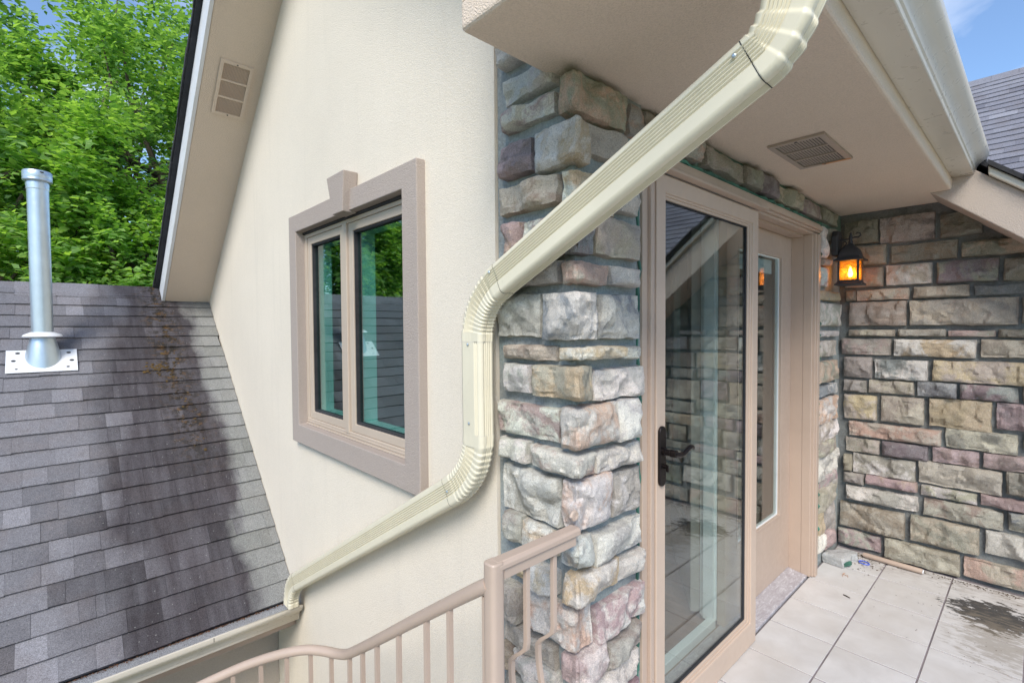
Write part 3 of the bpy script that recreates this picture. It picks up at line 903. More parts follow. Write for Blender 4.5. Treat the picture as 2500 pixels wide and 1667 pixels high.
def slat_vent(name, label, O, U, V, N, lu, lv, mat_f, mat_s, nb=3, ns=15, rust=False, void='dark'):
    """louvred vent: O corner, U long axis, V short axis, N outward normal"""
    O, U, V, N = Vector(O), Vector(U).normalized(), Vector(V).normalized(), Vector(N).normalized()
    t = thing(name, label, 'vent', O + U * lu / 2 + V * lv / 2)
    def bx(u0, u1, v0, v1, n0, n1):
        vs = [O + U * u + V * v + N * n for n in (n0, n1) for v in (v0, v1) for u in (u0, u1)]
        return MB().add(vs, [(0, 2, 3, 1), (4, 5, 7, 6), (0, 1, 5, 4), (2, 6, 7, 3), (0, 4, 6, 2), (1, 3, 7, 5)])
    bx(0.012, lu - 0.012, 0.012, lv - 0.012, 0.0005, 0.002).build('backing', void, t)
    fr = 0.021
    m = MB()
    for q in (bx(0, lu, 0, fr, 0.001, 0.011), bx(0, lu, lv - fr, lv, 0.001, 0.011), bx(0, fr, fr, lv - fr, 0.001, 0.0108), bx(lu - fr, lu, fr, lv - fr, 0.001, 0.0108)):
        m.add(q.v, q.f)
    m.build('frame', mat_f, t)
    bl = (lu - 2 * fr - (nb - 1) * 0.012) / nb
    for k in range(nb):
        u0 = fr + k * (bl + 0.012)
        if k:
            bx(u0 - 0.012, u0, fr, lv - fr, 0.002, 0.0095).build('divider', mat_f, t)
    # one louvre, copied
    pitch = (lv - 2 * fr) / ns
    w = pitch * 0.33
    vs = [O + U * u + V * (v) + N * n for u in (0, bl) for v, n in ((0, 0.002), (w, 0.0075), (w, 0.0062), (0, 0.0008))]
    sm = MB().add(vs, [(0, 1, 2, 3), (7, 6, 5, 4), (0, 4, 5, 1), (1, 5, 6, 2), (2, 6, 7, 3), (3, 7, 4, 0)])
    first = sm.build('louvre', mat_s, t)
    base = first.location.copy()
    n = 0
    for k in range(nb):
        for j in range(ns):
            o = first if n == 0 else first.copy()
            if n:
                COL.objects.link(o)
            o.location = base + U * (fr + k * (bl + 0.012)) + V * (fr + pitch * (j + 0.2))
            n += 1
    for u, v in ((0.012, lv / 2), (lu - 0.012, lv / 2)):
        bx(u - 0.004, u + 0.004, v - 0.004, v + 0.004, 0.0105, 0.013).build('screw', 'iron', t)
    if rust:
        bx(lu - fr + 0.001, lu - 0.003, 0.004, lv * 0.55, 0.0112, 0.0122).build('orange_patch', 'orange_paint', t)
    return t
slat_vent('soffit_vent', 'taupe louvred vent set in the porch soffit above the door', (2.147, 0.572, SZ), (1, 0, 0), (0, 1, 0), (0, 0, -1), 0.407, 0.203, 'vent_taupe', 'vent_taupe', rust=True)
c_, s_ = 1 / math.hypot(1, .8335), .8335 / math.hypot(1, .8335)
slat_vent('rake_vent', 'pale louvred vent on the underside of the sloping roof overhang', (0.828, 3.885, zr(3.885)), (0, -c_, s_), (1, 0, 0), (0, -s_, -c_), 0.385, 0.193, 'stucco_taupe_bounce', 'stucco_taupe_bounce', ns=18, void='tan_paint')

# ------------------------------------------------------------------ wing gable on the right: rake, roof, back roof
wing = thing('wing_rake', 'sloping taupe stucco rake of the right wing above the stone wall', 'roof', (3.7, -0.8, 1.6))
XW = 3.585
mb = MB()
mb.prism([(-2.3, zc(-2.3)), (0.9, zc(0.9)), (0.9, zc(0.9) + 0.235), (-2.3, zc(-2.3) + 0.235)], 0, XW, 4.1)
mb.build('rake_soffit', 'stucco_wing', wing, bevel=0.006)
def wslab(mbx, x0, x1, y0, y1, lo, hi):
    mbx.prism([(y0, zc(y0) + lo), (y1, zc(y1) + lo), (y1, zc(y1) + hi), (y0, zc(y0) + hi)], 0, x0, x1)
mb = MB()
wslab(mb, XW - 0.028, XW + 0.1, -2.34, 0.205, 0.237, 0.283)
mb.build('drip_fascia', 'cream_gutter', wing, bevel=0.008)
mb = MB()
wslab(mb, XW - 0.05, 3.64, -2.4, 0.205, 0.285, 0.31)
wslab(mb, 3.64, 5.9, -2.4, 1.6, 0.285, 0.31)
mb.build('roof_deck', 'shingle_edge', wing)
mb = MB()
for k in range(18):
    y0 = -2.4 + k * 0.145
    if y0 + 0.15 < 0.21:
        wslab(mb, XW - 0.062 - random.uniform(0, 0.004), 5.8, y0, y0 + 0.15, 0.311, 0.318 + random.uniform(0, 0.006))
mb.build('shingle_course', 'shingle_far', wing)

def shade_attr(me, val):
    at = me.attributes.new('shade', 'FLOAT', 'FACE')
    at.data.foreach_set('value', [val] * len(me.polygons) if not isinstance(val, list) else val)

def tab_verts(P, a0, a1, b0, b1, th, lift):
    """a shingle tab on a sloped roof; P(along, up, height) -> point"""
    return [P(a0, b0, 0.0), P(a1, b0, 0.0), P(a1, b1, -0.004), P(a0, b1, -0.004), P(a0, b0, th + lift), P(a1, b0, th + lift), P(a1, b1, th), P(a0, b1, th)]
TABF = [(0, 1, 5, 4), (1, 2, 6, 5), (2, 3, 7, 6), (3, 0, 4, 7), (4, 5, 6, 7), (0, 3, 2, 1)]

def shingle_roof(root, P, a_rng, b_rng, expo, near, mat, wmin, wmax, limit=290, dark=None):
    n_ind = 0
    sv, sf, ss = [], [], []
    b = b_rng[0]
    row = 0
    while b < b_rng[1]:
        a = a_rng[0] - random.uniform(0, wmax)
        while a < a_rng[1]:
            w = random.uniform(wmin, wmax)
            if random.random() < 0.12:
                w *= 0.4
            a1 = min(a + w, a_rng[1])
            a0 = max(a, a_rng[0])
            if a1 - a0 > 0.012:
                th = 0.010 if random.random() < 0.6 else 0.0125
                vs = tab_verts(P, a0 + 0.0003, a1 - 0.0003, b + random.uniform(-0.003, 0.003), b + expo + 0.02, th, 0.013)
                shade = min(1, max(0, random.gauss(0.5, 0.15)))
                if near(a0, a1, b) and n_ind < limit:
                    me = D.meshes.new('shingle')
                    me.from_pydata(vs, [], TABF)
                    me.materials.append(M[mat])
                    shade_attr(me, shade)
                    obj('shingle', me, root)
                    n_ind += 1
                else:
                    k = len(sv)
                    sv += vs
                    sf += [tuple(i + k for i in f) for f in TABF]
                    ss += [shade] * 6
            a += w
        b += expo
        row += 1
    if sf:
        me = D.meshes.new('shingle_field')
        me.from_pydata(sv, [], sf)
        me.materials.append(M[mat])
        shade_attr(me, ss)
        o = obj('shingle_field', me, root)
        o['kind'] = 'stuff'
    return n_ind

k9 = math.hypot(1, 0.8335)
back = thing('back_roof', 'distant grey shingle roof slope against the blue sky behind the gutter', 'roof', (6.0, 0.5, 2.2))
mb = MB()
mb.prism([(5.0, 2.2 - 0.8335 - 0.05), (8.97, 2.2 + 0.8335 * 2.97 - 0.05), (8.97, 2.2 + 0.8335 * 2.97 - 0.004), (5.0, 2.2 - 0.8335 - 0.004)], 1, -4.5, 3.0)
mb.v = [(x, y, z) for x, y, z in mb.v]
mb.build('roof_deck', 'shingle_edge', back)
def PB(a, b_, h):
    return (5.0 + b_ / k9 - h * 0.8335 / k9, a, 2.2 - 0.8335 + 0.8335 * b_ / k9 + h / k9)
shingle_roof(back, PB, (-4.5, 3.0), (0, 5.08), 0.128, lambda a0, a1, b: a1 > -0.12 and a0 < 0.95 and b > 0.9, 'shingle_far', 0.13, 0.34, limit=280)
mb = MB()
for k in range(30):
    y0 = -4.5 + k * 0.25
    mb.prism([(8.83, 2.2 + 0.8335 * 2.83 + 0.016), (8.97, 2.2 + 0.8335 * 2.97 + 0.03), (9.11, 2.2 + 0.8335 * 2.83 + 0.016), (9.11, 2.2 + 0.8335 * 2.83 - 0.006), (8.83, 2.2 + 0.8335 * 2.83 - 0.006)], 1, y0, y0 + 0.255)
rc = mb.build('ridge_cap', 'shingle_far', back)
shade_attr(rc.data, 0.55)

# ------------------------------------------------------------------ lower roof on the left
low = thing('shingle_roof', 'weathered grey shingle roof with moss streak beside the cream wall', 'roof', (0.3, 4.3, 0.8))
ks = math.hypot(1, 0.9)
YE, ZE = 3.2, -0.2035
def PL(a, b_, h):
    return (a, YE + b_ / ks - h * 0.9 / ks, ZE + 0.9 * b_ / ks + h / ks)
YRDG = 5.50
bmax = (YRDG - YE) * ks
mb = MB()
mb.prism([(YE + 0.01, ZE + 0.009 - 0.012), (YRDG, ZE + 0.9 * (YRDG - YE) - 0.012), (YRDG, ZE + 0.9 * (YRDG - YE) - 0.06), (YE + 0.01, ZE - 0.06)], 0, -4.0, 1.088)
mb.prism([(YRDG, ZE + 0.9 * (YRDG - YE) - 0.012), (7.4, ZE + 0.9 * (YRDG - YE) - 1.7), (7.4, ZE + 0.9 * (YRDG - YE) - 1.76), (YRDG, ZE + 0.9 * (YRDG - YE) - 0.06)], 0, -4.0, 1.088)
mb.build('roof_deck', 'shingle_edge', low)
shingle_roof(low, PL, (-4.0, 1.086), (0, bmax - 0.05), 0.1285, lambda a0, a1, b: a1 > -0.36, 'shingle', 0.10, 0.20, limit=298)
x = -4.0
while x < 0.70:
    w = random.uniform(0.23, 0.27)
    t = random.uniform(0, 0.008)
    zt = ZE + 0.9 * (YRDG - YE)
    m = MB()
    m.prism([(YRDG - 0.13, zt - 0.115 + 0.012 + t), (YRDG - 0.13, zt - 0.115 + 0.022 + t), (YRDG - 0.01, zt + 0.018 + t), (YRDG + 0.02, zt + 0.018 + t), (YRDG + 0.14, zt - 0.10), (YRDG + 0.14, zt - 0.115), (YRDG, zt + 0.003)], 0, x, min(x + w + 0.01, 0.72))
    o = m.build('ridge_shingle', 'shingle', low)
    shade_attr(o.data, random.uniform(0.45, 0.85))
    x += w
# moss tufts sitting on the shingles
mb = MB()
R = random.Random(3)
for k in range(150):
    if k < 60:
        continue
    b_ = R.uniform(1.2, bmax - 0.45)
    y_ = YE + b_ / ks
    a_ = 0.675 + (5.3 - y_) * 0.055 + R.gauss(0, 0.035)
    if k > 95:
        a_, b_ = R.gauss(0.60, 0.045), R.gauss(2.08, 0.03)
    r_ = R.uniform(0.004, 0.013)
    p = PL(a_, b_, 0.021)
    vs = [p] and [(p[0] + r_ * math.cos(t) * R.uniform(.7, 1.4), p[1] + r_ * math.sin(t) * 0.75, p[2] + r_ * math.sin(t) * 0.66) for t in [i * math.pi / 3 for i in range(6)]]
    vs.append(PL(a_, b_, 0.021 + r_ * 0.6))
    mb.add(vs, [(i, (i + 1) % 6, 6) for i in range(6)])
mo = mb.build('moss', 'moss', low, True)
mo['kind'] = 'stuff'

# wall and soffit under the lower eave
lw = thing('lower_wall', 'shaded taupe wall under the lower gutter behind the railing', 'wall', (-1, 3.55, -3.4))
mb = MB()
mb.box(-4.0, 1.088, 3.55, 3.7, -3.4, -0.36)
mb.build('wall_face', 'stucco_shade', lw)
mb = MB()
mb.box(-4.0, 1.087, 3.215, 3.55, -0.375, -0.345)
mb.box(-4.0, 1.087, 3.202, 3.228, -0.372, -0.215)
mb.build('soffit_panel', 'tan_paint', lw)

# ------------------------------------------------------------------ gutters
def gutter_profile(yb, yf, zb, zt, s):
    """K-style, back at yb, front lip at yf (yf < yb)"""
    w = yb - yf
    h = zt - zb
    return [(yb, zb + 0.55 * h), (yb, zb), (yf + 0.40 * w, zb), (yf + 0.385 * w, zb + 0.02 * h), (yf + 0.38 * w, zb + 0.16 * h), (yf + 0.345 * w, zb + 0.20 * h), (yf + 0.33 * w, zb + 0.34 * h), (yf + 0.27 * w, zb + 0.47 * h),
            (yf + 0.16 * w, zb + 0.58 * h), (yf + 0.06 * w, zb + 0.68 * h), (yf + 0.012 * w, zb + 0.78 * h), (yf, zb + 0.86 * h), (yf, zb + h), (yf + 0.08 * w, zb + h), (yf + 0.08 * w, zb + 0.95 * h)]
def gutter(root, x0, x1, prof, mat, capmat):
    n = len(prof)
    xs = [x0 + (x1 - x0) * k / 12 for k in range(13)]
    vs, fs = [], []
    for x in xs:
        vs += [(x, y, z) for y, z in prof]
    th = 0.0012
    for k in range(12):
        for j in range(n - 1):
            fs.append((k * n + j, k * n + j + 1, (k + 1) * n + j + 1, (k + 1) * n + j))
    mb = MB().add(vs, fs)
    o = mb.build('trough', mat, root, True, angle=28)
    so_ = o.modifiers.new('thickness', 'SOLIDIFY')
    so_.thickness = 0.0015
    so_.offset = 0
    return o
ug = thing('eave_gutter', 'cream ogee gutter along the porch eave, seen from below', 'gutter', (2.2, 0.3, 2.29))
pr = gutter_profile(0.3465, 0.205, 2.292, 2.405, 1)
gutter(ug, 0.72, 3.61, pr, 'cream_gutter', 'cream_gutter')
mb = MB()
mb.prism([(pr[0][0], 2.405)] + pr[1:13], 0, 3.6102, 3.6125)
mb.prism([(y, z) for y, z in pr[:13]], 0, 0.7175, 0.7198)
mb.build('end_cap', 'cream_gutter', ug)

lg = thing('lower_gutter', 'cream gutter with mesh guard along the lower roof edge', 'gutter', (0, 3.1, -0.28))
pr = gutter_profile(3.195, 3.035, -0.285, -0.172, 1)
gutter(lg, -4.0, 1.068, pr, 'cream_gutter', 'cream_gutter')
mb = MB()
mb.prism([(y, z) for y, z in pr[:13]], 0, 1.0682, 1.0715)
mb.build('end_cap', 'cream_gutter', lg)
mb = MB()
mb.add([(-4, 3.05, -0.176), (1.066, 3.05, -0.176), (1.066, 3.19, -0.205), (-4, 3.19, -0.205)], [(0, 1, 2, 3)])
mb.build('mesh_guard', 'guard', lg)
mb = MB()
mb.box(0.60, 0.603, 3.0335, 3.0355, -0.192, -0.171)
mb.build('joint', 'shingle_edge', lg)
mb = MB()
R = random.Random(5)
for k in range(700):
    x, y = R.uniform(-1.2, 1.05), 3.186 - abs(R.gauss(0, 0.014))
    z = -0.176 - (y - 3.05) * 0.207 + 0.003
    r_ = R.uniform(0.002, 0.007)
    a = R.uniform(0, 6.28)
    ca, sa = math.cos(a) * r_, math.sin(a) * r_
    mb.add([(x - ca, y - sa, z), (x + sa * .5, y - ca * .5, z + R.uniform(0, .006)), (x + ca, y + sa, z + R.uniform(0, .005)), (x - sa * .5, y + ca * .5, z)], [(0, 1, 2, 3)])
db = mb.build('leaf_debris', 'leaf_litter', lg)
db['kind'] = 'stuff'

# ------------------------------------------------------------------ downspout
def ds_profile(A, Bh, ribs):
    """closed loop of (a, b); faces b+ , a- , b- , a+ ; ribs: {face: (t0, t1, count)}"""
    r = 0.012
    pts = []
    def face(name, n, f):
        for k in range(n + 1):
            t = k / n
            d = 0.0
            for (t0, t1, c) in ribs.get(name, []):
                if t0 <= t <= t1:
                    d += 0.0046 * (0.5 - 0.5 * math.cos(2 * math.pi * c * (t - t0) / (t1 - t0)))
            pts.append(f(t, d))
    N1 = 84
    face('b+', N1, lambda t, d: ((A - r) - 2 * (A - r) * t, Bh - d))
    pts.append((-A + r * 0.3, Bh - r * 0.3))
    face('a-', 40, lambda t, d: (-A + d, (Bh - r) - 2 * (Bh - r) * t))
    pts.append((-A + r * 0.3, -Bh + r * 0.3))
    face('b-', 4, lambda t, d: (-(A - r) + 2 * (A - r) * t, -Bh))
    pts.append((A - r * 0.3, -Bh + r * 0.3))
    face('a+', 40, lambda t, d: (A - d, -(Bh - r) + 2 * (Bh - r) * t))
    pts.append((A - r * 0.3, Bh - r * 0.3))
    return pts
def ds_sweep(path, prof, scale=None, pleat=None):
    pts = [Vector(p) for p in path]
    n = len(prof)
    mb = MB()
    vs, fs = [], []
    for k, p in enumerate(pts):
        T = (pts[min(k + 1, len(pts) - 1)] - pts[max(k - 1, 0)]).normalized()
        b = Vector((-1, 0, 0))
        b = (b - T * b.dot(T)).normalized()
        a = T.cross(b)
        s = scale[k] if scale else 1.0
        q = pleat[k] if pleat else 0.0
        for pa, pb in prof:
            off = 0.0
            vs.append(p + a * pa * (s - q) + b * pb * (s - q * 0.9))
    for k in range(len(pts) - 1):
        for j in range(n):
            fs.append((k * n + j, k * n + (j + 1) % n, (k + 1) * n + (j + 1) % n, (k + 1) * n + j))
    mb.add(vs, fs)
    return mb
dsp = thing('downspout', 'cream corrugated downspout zigzagging from eave gutter to lower gutter', 'downspout', (1.02, 1.255, 0.9))
A_, B_ = 0.051, 0.031
P_up = ds_profile(A_, B_, {'b+': [(0.05, 0.66, 6)], 'a-': [(0.3, 0.95, 4)], 'a+': [(0.2, 0.8, 3)]})
P_vt = ds_profile(A_, B_, {'b+': [(0.74, 0.98, 2)], 'a-': [(0.08, 0.92, 4)]})
P_lo = ds_profile(A_, B_, {'b+': [(0.14, 0.74, 6)], 'a-': [(0.3, 0.9, 3)], 'a+': [(0.1, 0.5, 1)]})
K1, K2, K3, K4 = Vector((1.012, 0.300, 2.048)), Vector((1.018, 1.261, 1.585)), Vector((1.020, 1.261, 1.0126)), Vector((1.02, 3.075, -0.047))
d1, d3 = (K2 - K1).normalized(), (K4 - K3).normalized()
dn = Vector((0, 0, -1))
def elbow(p, c, q, n=110, pleats=8, lead=0.13):
    pts, sc, pl = [], [], []
    for k in range(n + 1):
        t = k / n
        pts.append((p * (1 - t) ** 2 + c * 2 * t * (1 - t) + q * t * t))
        sc.append(1.018)
        if lead < t < 1 - lead:
            f = (t - lead) / (1 - 2 * lead) * pleats
            fr = f - math.floor(f)
            pl.append(0.10 * (fr if fr < 0.8 else (1 - fr) * 4.0))
        else:
            pl.append(0.0)
    return pts, sc, pl
e1 = elbow(K1 - dn * 0.25, K1, K1 + d1 * 0.095, pleats=6)
ds_sweep(*[e1[0], P_up, e1[1], e1[2]]).build('elbow', 'cream_metal', dsp, True, angle=50)
ds_sweep([K1 + d1 * 0.07, K1 + d1 * 0.3, K2 - d1 * 0.11], P_up).build('pipe_section', 'cream_metal', dsp, True, angle=50)
e2 = elbow(K2 - d1 * 0.145, K2, K2 + dn * 0.13, pleats=11)
ds_sweep(e2[0], P_up, e2[1], e2[2]).build('elbow', 'cream_metal', dsp, True, angle=50)
ds_sweep([K2 + dn * 0.10, K2 + dn * 0.3, K3 - dn * 0.10], P_vt).build('pipe_section', 'cream_metal', dsp, True, angle=50)
e3 = elbow(K3 - dn * 0.14, K3, K3 + d3 * 0.17, pleats=11)
ds_sweep(e3[0], P_lo, e3[1], e3[2]).build('elbow', 'cream_metal', dsp, True, angle=50)
ds_sweep([K3 + d3 * 0.14, K3 + d3 * 0.8, K4 - d3 * 0.09], P_lo).build('pipe_section', 'cream_metal', dsp, True, angle=50)
e4 = elbow(K4 - d3 * 0.14, K4, K4 + dn * 0.12, pleats=6)
ds_sweep(e4[0], P_lo, e4[1], e4[2]).build('elbow', 'cream_metal', dsp, True, angle=50)
# dark seams where elbow and pipe overlap, screws
def seam(p, T, prof, s=1.047):
    T = T.normalized()
    return ds_sweep([p - T * 0.0009, p + T * 0.0009], prof, [s, s])
for p, T, pf in ((K1 + d1 * 0.097, d1, P_up), (K2 - d1 * 0.147, d1, P_up), (K3 + d3 * 0.172, d3, P_lo), (K4 - d3 * 0.142, d3, P_lo)):
    seam(p, T, pf, 1.012).build('seam', 'shingle_edge', dsp)
for p, T, pf in ((K2 + dn * 0.131, dn, P_vt), (K3 - dn * 0.141, dn, P_vt)):
    seam(p, T, pf, 1.012).build('seam', 'cream_gutter', dsp)
for p, a in ((K1 + d1 * 0.115, 0.03), (K2 - d1 * 0.13, 0.035), (K2 + dn * 0.155, 0.02), (K3 - dn * 0.16, 0.02), (K3 + d3 * 0.155, 0.0)):
    q = p + Vector((-B_ * 1.06, 0, 0)) + Vector((0, a * 0.4, a * 0.8))
    MB().lathe((0, 0), [(0.0045, 0), (0.0045, 0.002), (0.0025, 0.0035)], 10).build('screw', 'galv', dsp).matrix_local = Matrix.Translation(q - dsp.location) @ Vector((-1, 0, 0)).to_track_quat('Z', 'Y').to_matrix().to_4x4()

# ------------------------------------------------------------------ casement window
win = thing('casement_window', 'twin casement window in taupe stucco trim with keystone', 'window', (1.09, 2.37, 0.83))
XT = 1.05
MB().ring(0, XT, 1.128, (1.667, 3.083, 0.829, 2.162), (1.782, 2.975, 0.938, 2.063)).build('trim', 'stucco_trim', win, bevel=0.004)
MB().prism([(2.262, 2.054), (2.376, 2.054), (2.440, 2.245), (2.245, 2.245)], 0, 1.016, 1.088).build('keystone', 'stucco_trim', win, bevel=0.004)
fr = MB().ring(0, 1.102, 1.165, (1.775, 2.982, 0.930, 2.07), (1.815, 2.945, 0.975, 2.03)).build('frame', 'window_paint', win, bevel=0.002)
B(1.096, 1.165, 2.403, 2.451, 0.965, 2.034).build('mullion', 'window_paint', win, bevel=0.003)
for k, (xo, z0) in enumerate(((1.093, 0.939), (1.098, 0.9525), (1.1005, 0.964))):
    B(xo, 1.14, 1.784, 2.973, z0, z0 + 0.009).build('sill_track', 'window_paint', win, bevel=0.0015)
B(1.092, 1.12, 1.784, 2.973, 2.049, 2.062).build('head_track', 'shingle_edge', win)
for y0, y1 in ((2.453, 2.944), (1.816, 2.401)):
    s = MB().ring(0, 1.108, 1.15, (y0, y1, 0.976, 2.029), (y0 + 0.047, y1 - 0.047, 1.017, 1.988)).build('sash', 'window_paint', win, bevel=0.003)
    MB().ring(0, 1.116, 1.15, (y0 + 0.046, y1 - 0.046, 1.016, 1.989), (y0 + 0.055, y1 - 0.055, 1.0265, 1.979)).build('glazing_bead', 'shingle_edge', s)
    B(1.132, 1.136, y0 + 0.05, y1 - 0.05, 1.02, 1.985).build('pane', 'glass_win', s)
    MB().ring(0, 1.15, 1.228, (y0 + 0.03, y1 - 0.03, 0.99, 2.015), (y0 + 0.048, y1 - 0.05, 1.02, 1.985)).build('inner_liner', 'white_paint', s)

# ------------------------------------------------------------------ interior behind the glass
room = D.objects.new('interior_room', None)
COL.objects.link(room)
struct(room)
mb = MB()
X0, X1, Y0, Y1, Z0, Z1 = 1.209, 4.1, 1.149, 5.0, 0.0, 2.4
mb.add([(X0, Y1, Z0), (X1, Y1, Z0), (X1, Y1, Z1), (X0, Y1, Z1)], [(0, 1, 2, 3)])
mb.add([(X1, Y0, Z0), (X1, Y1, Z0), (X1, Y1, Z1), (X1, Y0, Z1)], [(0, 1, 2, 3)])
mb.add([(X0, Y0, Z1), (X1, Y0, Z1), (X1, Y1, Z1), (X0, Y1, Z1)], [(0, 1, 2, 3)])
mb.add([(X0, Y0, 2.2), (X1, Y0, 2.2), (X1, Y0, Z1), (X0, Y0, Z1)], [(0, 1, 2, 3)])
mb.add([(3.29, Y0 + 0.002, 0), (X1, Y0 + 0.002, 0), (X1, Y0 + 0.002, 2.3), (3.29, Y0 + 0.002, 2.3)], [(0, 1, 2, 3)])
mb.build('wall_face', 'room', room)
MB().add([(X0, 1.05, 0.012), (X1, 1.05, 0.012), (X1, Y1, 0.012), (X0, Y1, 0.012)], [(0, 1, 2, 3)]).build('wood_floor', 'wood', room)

# ------------------------------------------------------------------ glass patio door
door = thing('patio_door', 'tan framed patio door with tall glass storm leaf and dark lever handle', 'door', (2.4, 0.95, 0))
cas = MB()
for (x0, x1, yf) in ((1.440, 1.472, 0.908), (1.472, 1.492, 0.895), (1.492, 1.507, 0.902), (1.507, 1.5195, 0.915)):
    cas.box(x0, x1, yf, 0.97, -0.003, 2.032)
for (x0, x1, yf) in ((3.262, 3.276, 0.922), (3.276, 3.290, 0.908), (3.290, 3.330, 0.898), (3.330, 3.362, 0.912)):
    cas.box(x0, x1, yf, 0.97, 0.003, 2.032)
for (z0, z1, yf) in ((2.032, 2.046, 0.922), (2.046, 2.058, 0.908), (2.058, 2.080, 0.896), (2.080, 2.098, 0.910)):
    cas.box(1.440, 3.362, yf, 0.97, z0, z1)
cas.build('casing', 'tan_paint', door, bevel=0.003)
jm = MB()
jm.box(3.262, 3.29, 0.97, 1.075, 0.0, 2.03)
jm.box(1.47, 3.29, 0.97, 1.075, 2.022, 2.06)
jm.box(1.49, 1.522, 0.97, 1.075, 0.0, 2.03)
jm.build('jamb', 'tan_paint', door)
MB().prism([(0.934, -0.01), (0.934, 0.010), (1.06, 0.030), (1.06, -0.01)], 0, 1.52, 3.262).build('threshold', 'threshold', door, bevel=0.003)
B(1.52, 2.36, 1.075, 1.112, 0.013, 0.056).build('inner_sill', 'white_paint', door, bevel=0.003)
B(1.503, 2.44, 0.872, 0.905, 2.0335, 2.0445).build('drip_bar', 'tan_paint', door, bevel=0.002)
# fixed inner panel on the right
pn = MB().ring(1, 1.035, 1.075, (2.372, 3.262, 0.026, 2.021), (2.505, 3.098, 0.388, 1.893)).build('fixed_panel', 'tan_paint', door, bevel=0.004)
MB().ring(1, 1.031, 1.06, (2.497, 3.106, 0.380, 1.901), (2.509, 3.094, 0.393, 1.888)).build('glazing_bead', 'tan_paint', pn, bevel=0.002)
MB().ring(1, 1.046, 1.066, (2.508, 3.095, 0.392, 1.889), (2.515, 3.088, 0.399, 1.882)).build('spacer_bar', 'white_paint', pn)
B(2.508, 3.095, 1.05, 1.054, 0.391, 1.89).build('pane', 'glass_door', pn)
B(2.51, 3.085, 1.085, 1.10, 1.80, 1.88).build('white_strip', 'white_paint', pn)  # white band across the top of the pane, set behind the glass
# opened inner door edge and hinges
ie = B(2.345, 2.366, 1.085, 1.135, 0.045, 2.022).build('astragal', 'white_paint', door)
B(2.366, 2.372, 1.076, 1.16, 0.045, 2.02).build('inner_jamb', 'white_paint', door)
B(2.36, 2.475, 1.136, 1.15, 0.045, 2.02).build('open_door_edge', 'white_paint', door)
for z in (0.33, 1.07, 1.78):
    h = B(2.362, 2.466, 1.130, 1.1355, z - 0.055, z + 0.055).build('hinge', 'iron', door)
    MB().tube([(2.364, 1.128, z - 0.055), (2.364, 1.128, z + 0.055)], 0.006, 8).build('pin', 'iron', h)
# inner leaf swung open into the room
hx, hy, an = 2.372, 1.165, math.radians(36)
def swing(mb):
    mb.v = [(hx + x * math.cos(an) - y * math.sin(an), hy + x * math.sin(an) + y * math.cos(an), z) for x, y, z in mb.v]
    return mb
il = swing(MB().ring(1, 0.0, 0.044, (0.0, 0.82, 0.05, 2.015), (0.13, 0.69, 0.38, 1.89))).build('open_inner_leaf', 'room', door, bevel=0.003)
swing(B(0.131, 0.689, 0.02, 0.024, 0.381, 1.889)).build('pane', 'glass_door', il)
# storm leaf
leaf = MB().ring(1, 0.905, 0.942, (1.5225, 2.41, 0.006, 2.029), (1.583, 2.347, 0.115, 1.966)).build('storm_leaf', 'leaf_paint', door, bevel=0.004)
MB().ring(1, 0.911, 0.940, (1.582, 2.348, 0.114, 1.967), (1.590, 2.334, 0.126, 1.958)).build('moulding', 'leaf_paint', leaf, bevel=0.002)
MB().ring(1, 0.916, 0.938, (1.589, 2.335, 0.125, 1.959), (1.598, 2.318, 0.140, 1.948)).build('glazing_bead', 'leaf_paint', leaf, bevel=0.002)
MB().ring(1, 0.922, 0.936, (1.5975, 2.3185, 0.1395, 1.9485), (1.602, 2.309, 0.147, 1.944)).build('gasket', 'shingle_edge', leaf)
B(1.599, 2.313, 0.927, 0.931, 0.142, 1.947).build('pane', 'glass_door', leaf)
def rounded_plate(x0, x1, z0, z1, y0, y1, n=10):
    r = (x1 - x0) / 2
    c = (x0 + x1) / 2
    p = [(c + r * math.cos(a), z1 - r + r * math.sin(a)) for a in [math.pi * k / n for k in range(n + 1)]]
    p += [(c + r * math.cos(a), z0 + r + r * math.sin(a)) for a in [math.pi + math.pi * k / n for k in range(n + 1)]]
    return MB().prism(p, 1, y0, y1)
rounded_plate(1.531, 1.573, 0.940, 1.152, 0.8955, 0.906).build('handle_plate', 'bronze', leaf, True, bevel=0.003)
MB().tube([(1.552, 0.898, 1.063), (1.552, 0.885, 1.063), (1.552, 0.884, 1.063), (1.552, 0.868, 1.063), (1.552, 0.866, 1.063), (1.552, 0.845, 1.063)], [0.014, 0.014, 0.011, 0.011, 0.013, 0.013], 14).build('handle_spindle', 'bronze', leaf, True)
MB().tube([(1.548, 0.852, 1.062), (1.566, 0.850, 1.058), (1.585, 0.849, 1.053), (1.605, 0.849, 1.053), (1.625, 0.849, 1.060), (1.645, 0.850, 1.067), (1.662, 0.851, 1.069), (1.676, 0.852, 1.066), (1.685, 0.853, 1.060)], [0.009, 0.0105, 0.0095, 0.0085, 0.008, 0.008, 0.0082, 0.0085, 0.006], 12).build('handle_lever', 'bronze', leaf, True)
MB().tube([(1.558, 0.897, 1.01), (1.558, 0.886, 1.01)], 0.008, 10).build('lock_cylinder', 'bronze', leaf, True)
B(1.5555, 1.5605, 0.878, 0.888, 0.992, 1.016).build('thumb_turn', 'bronze', leaf, bevel=0.002)

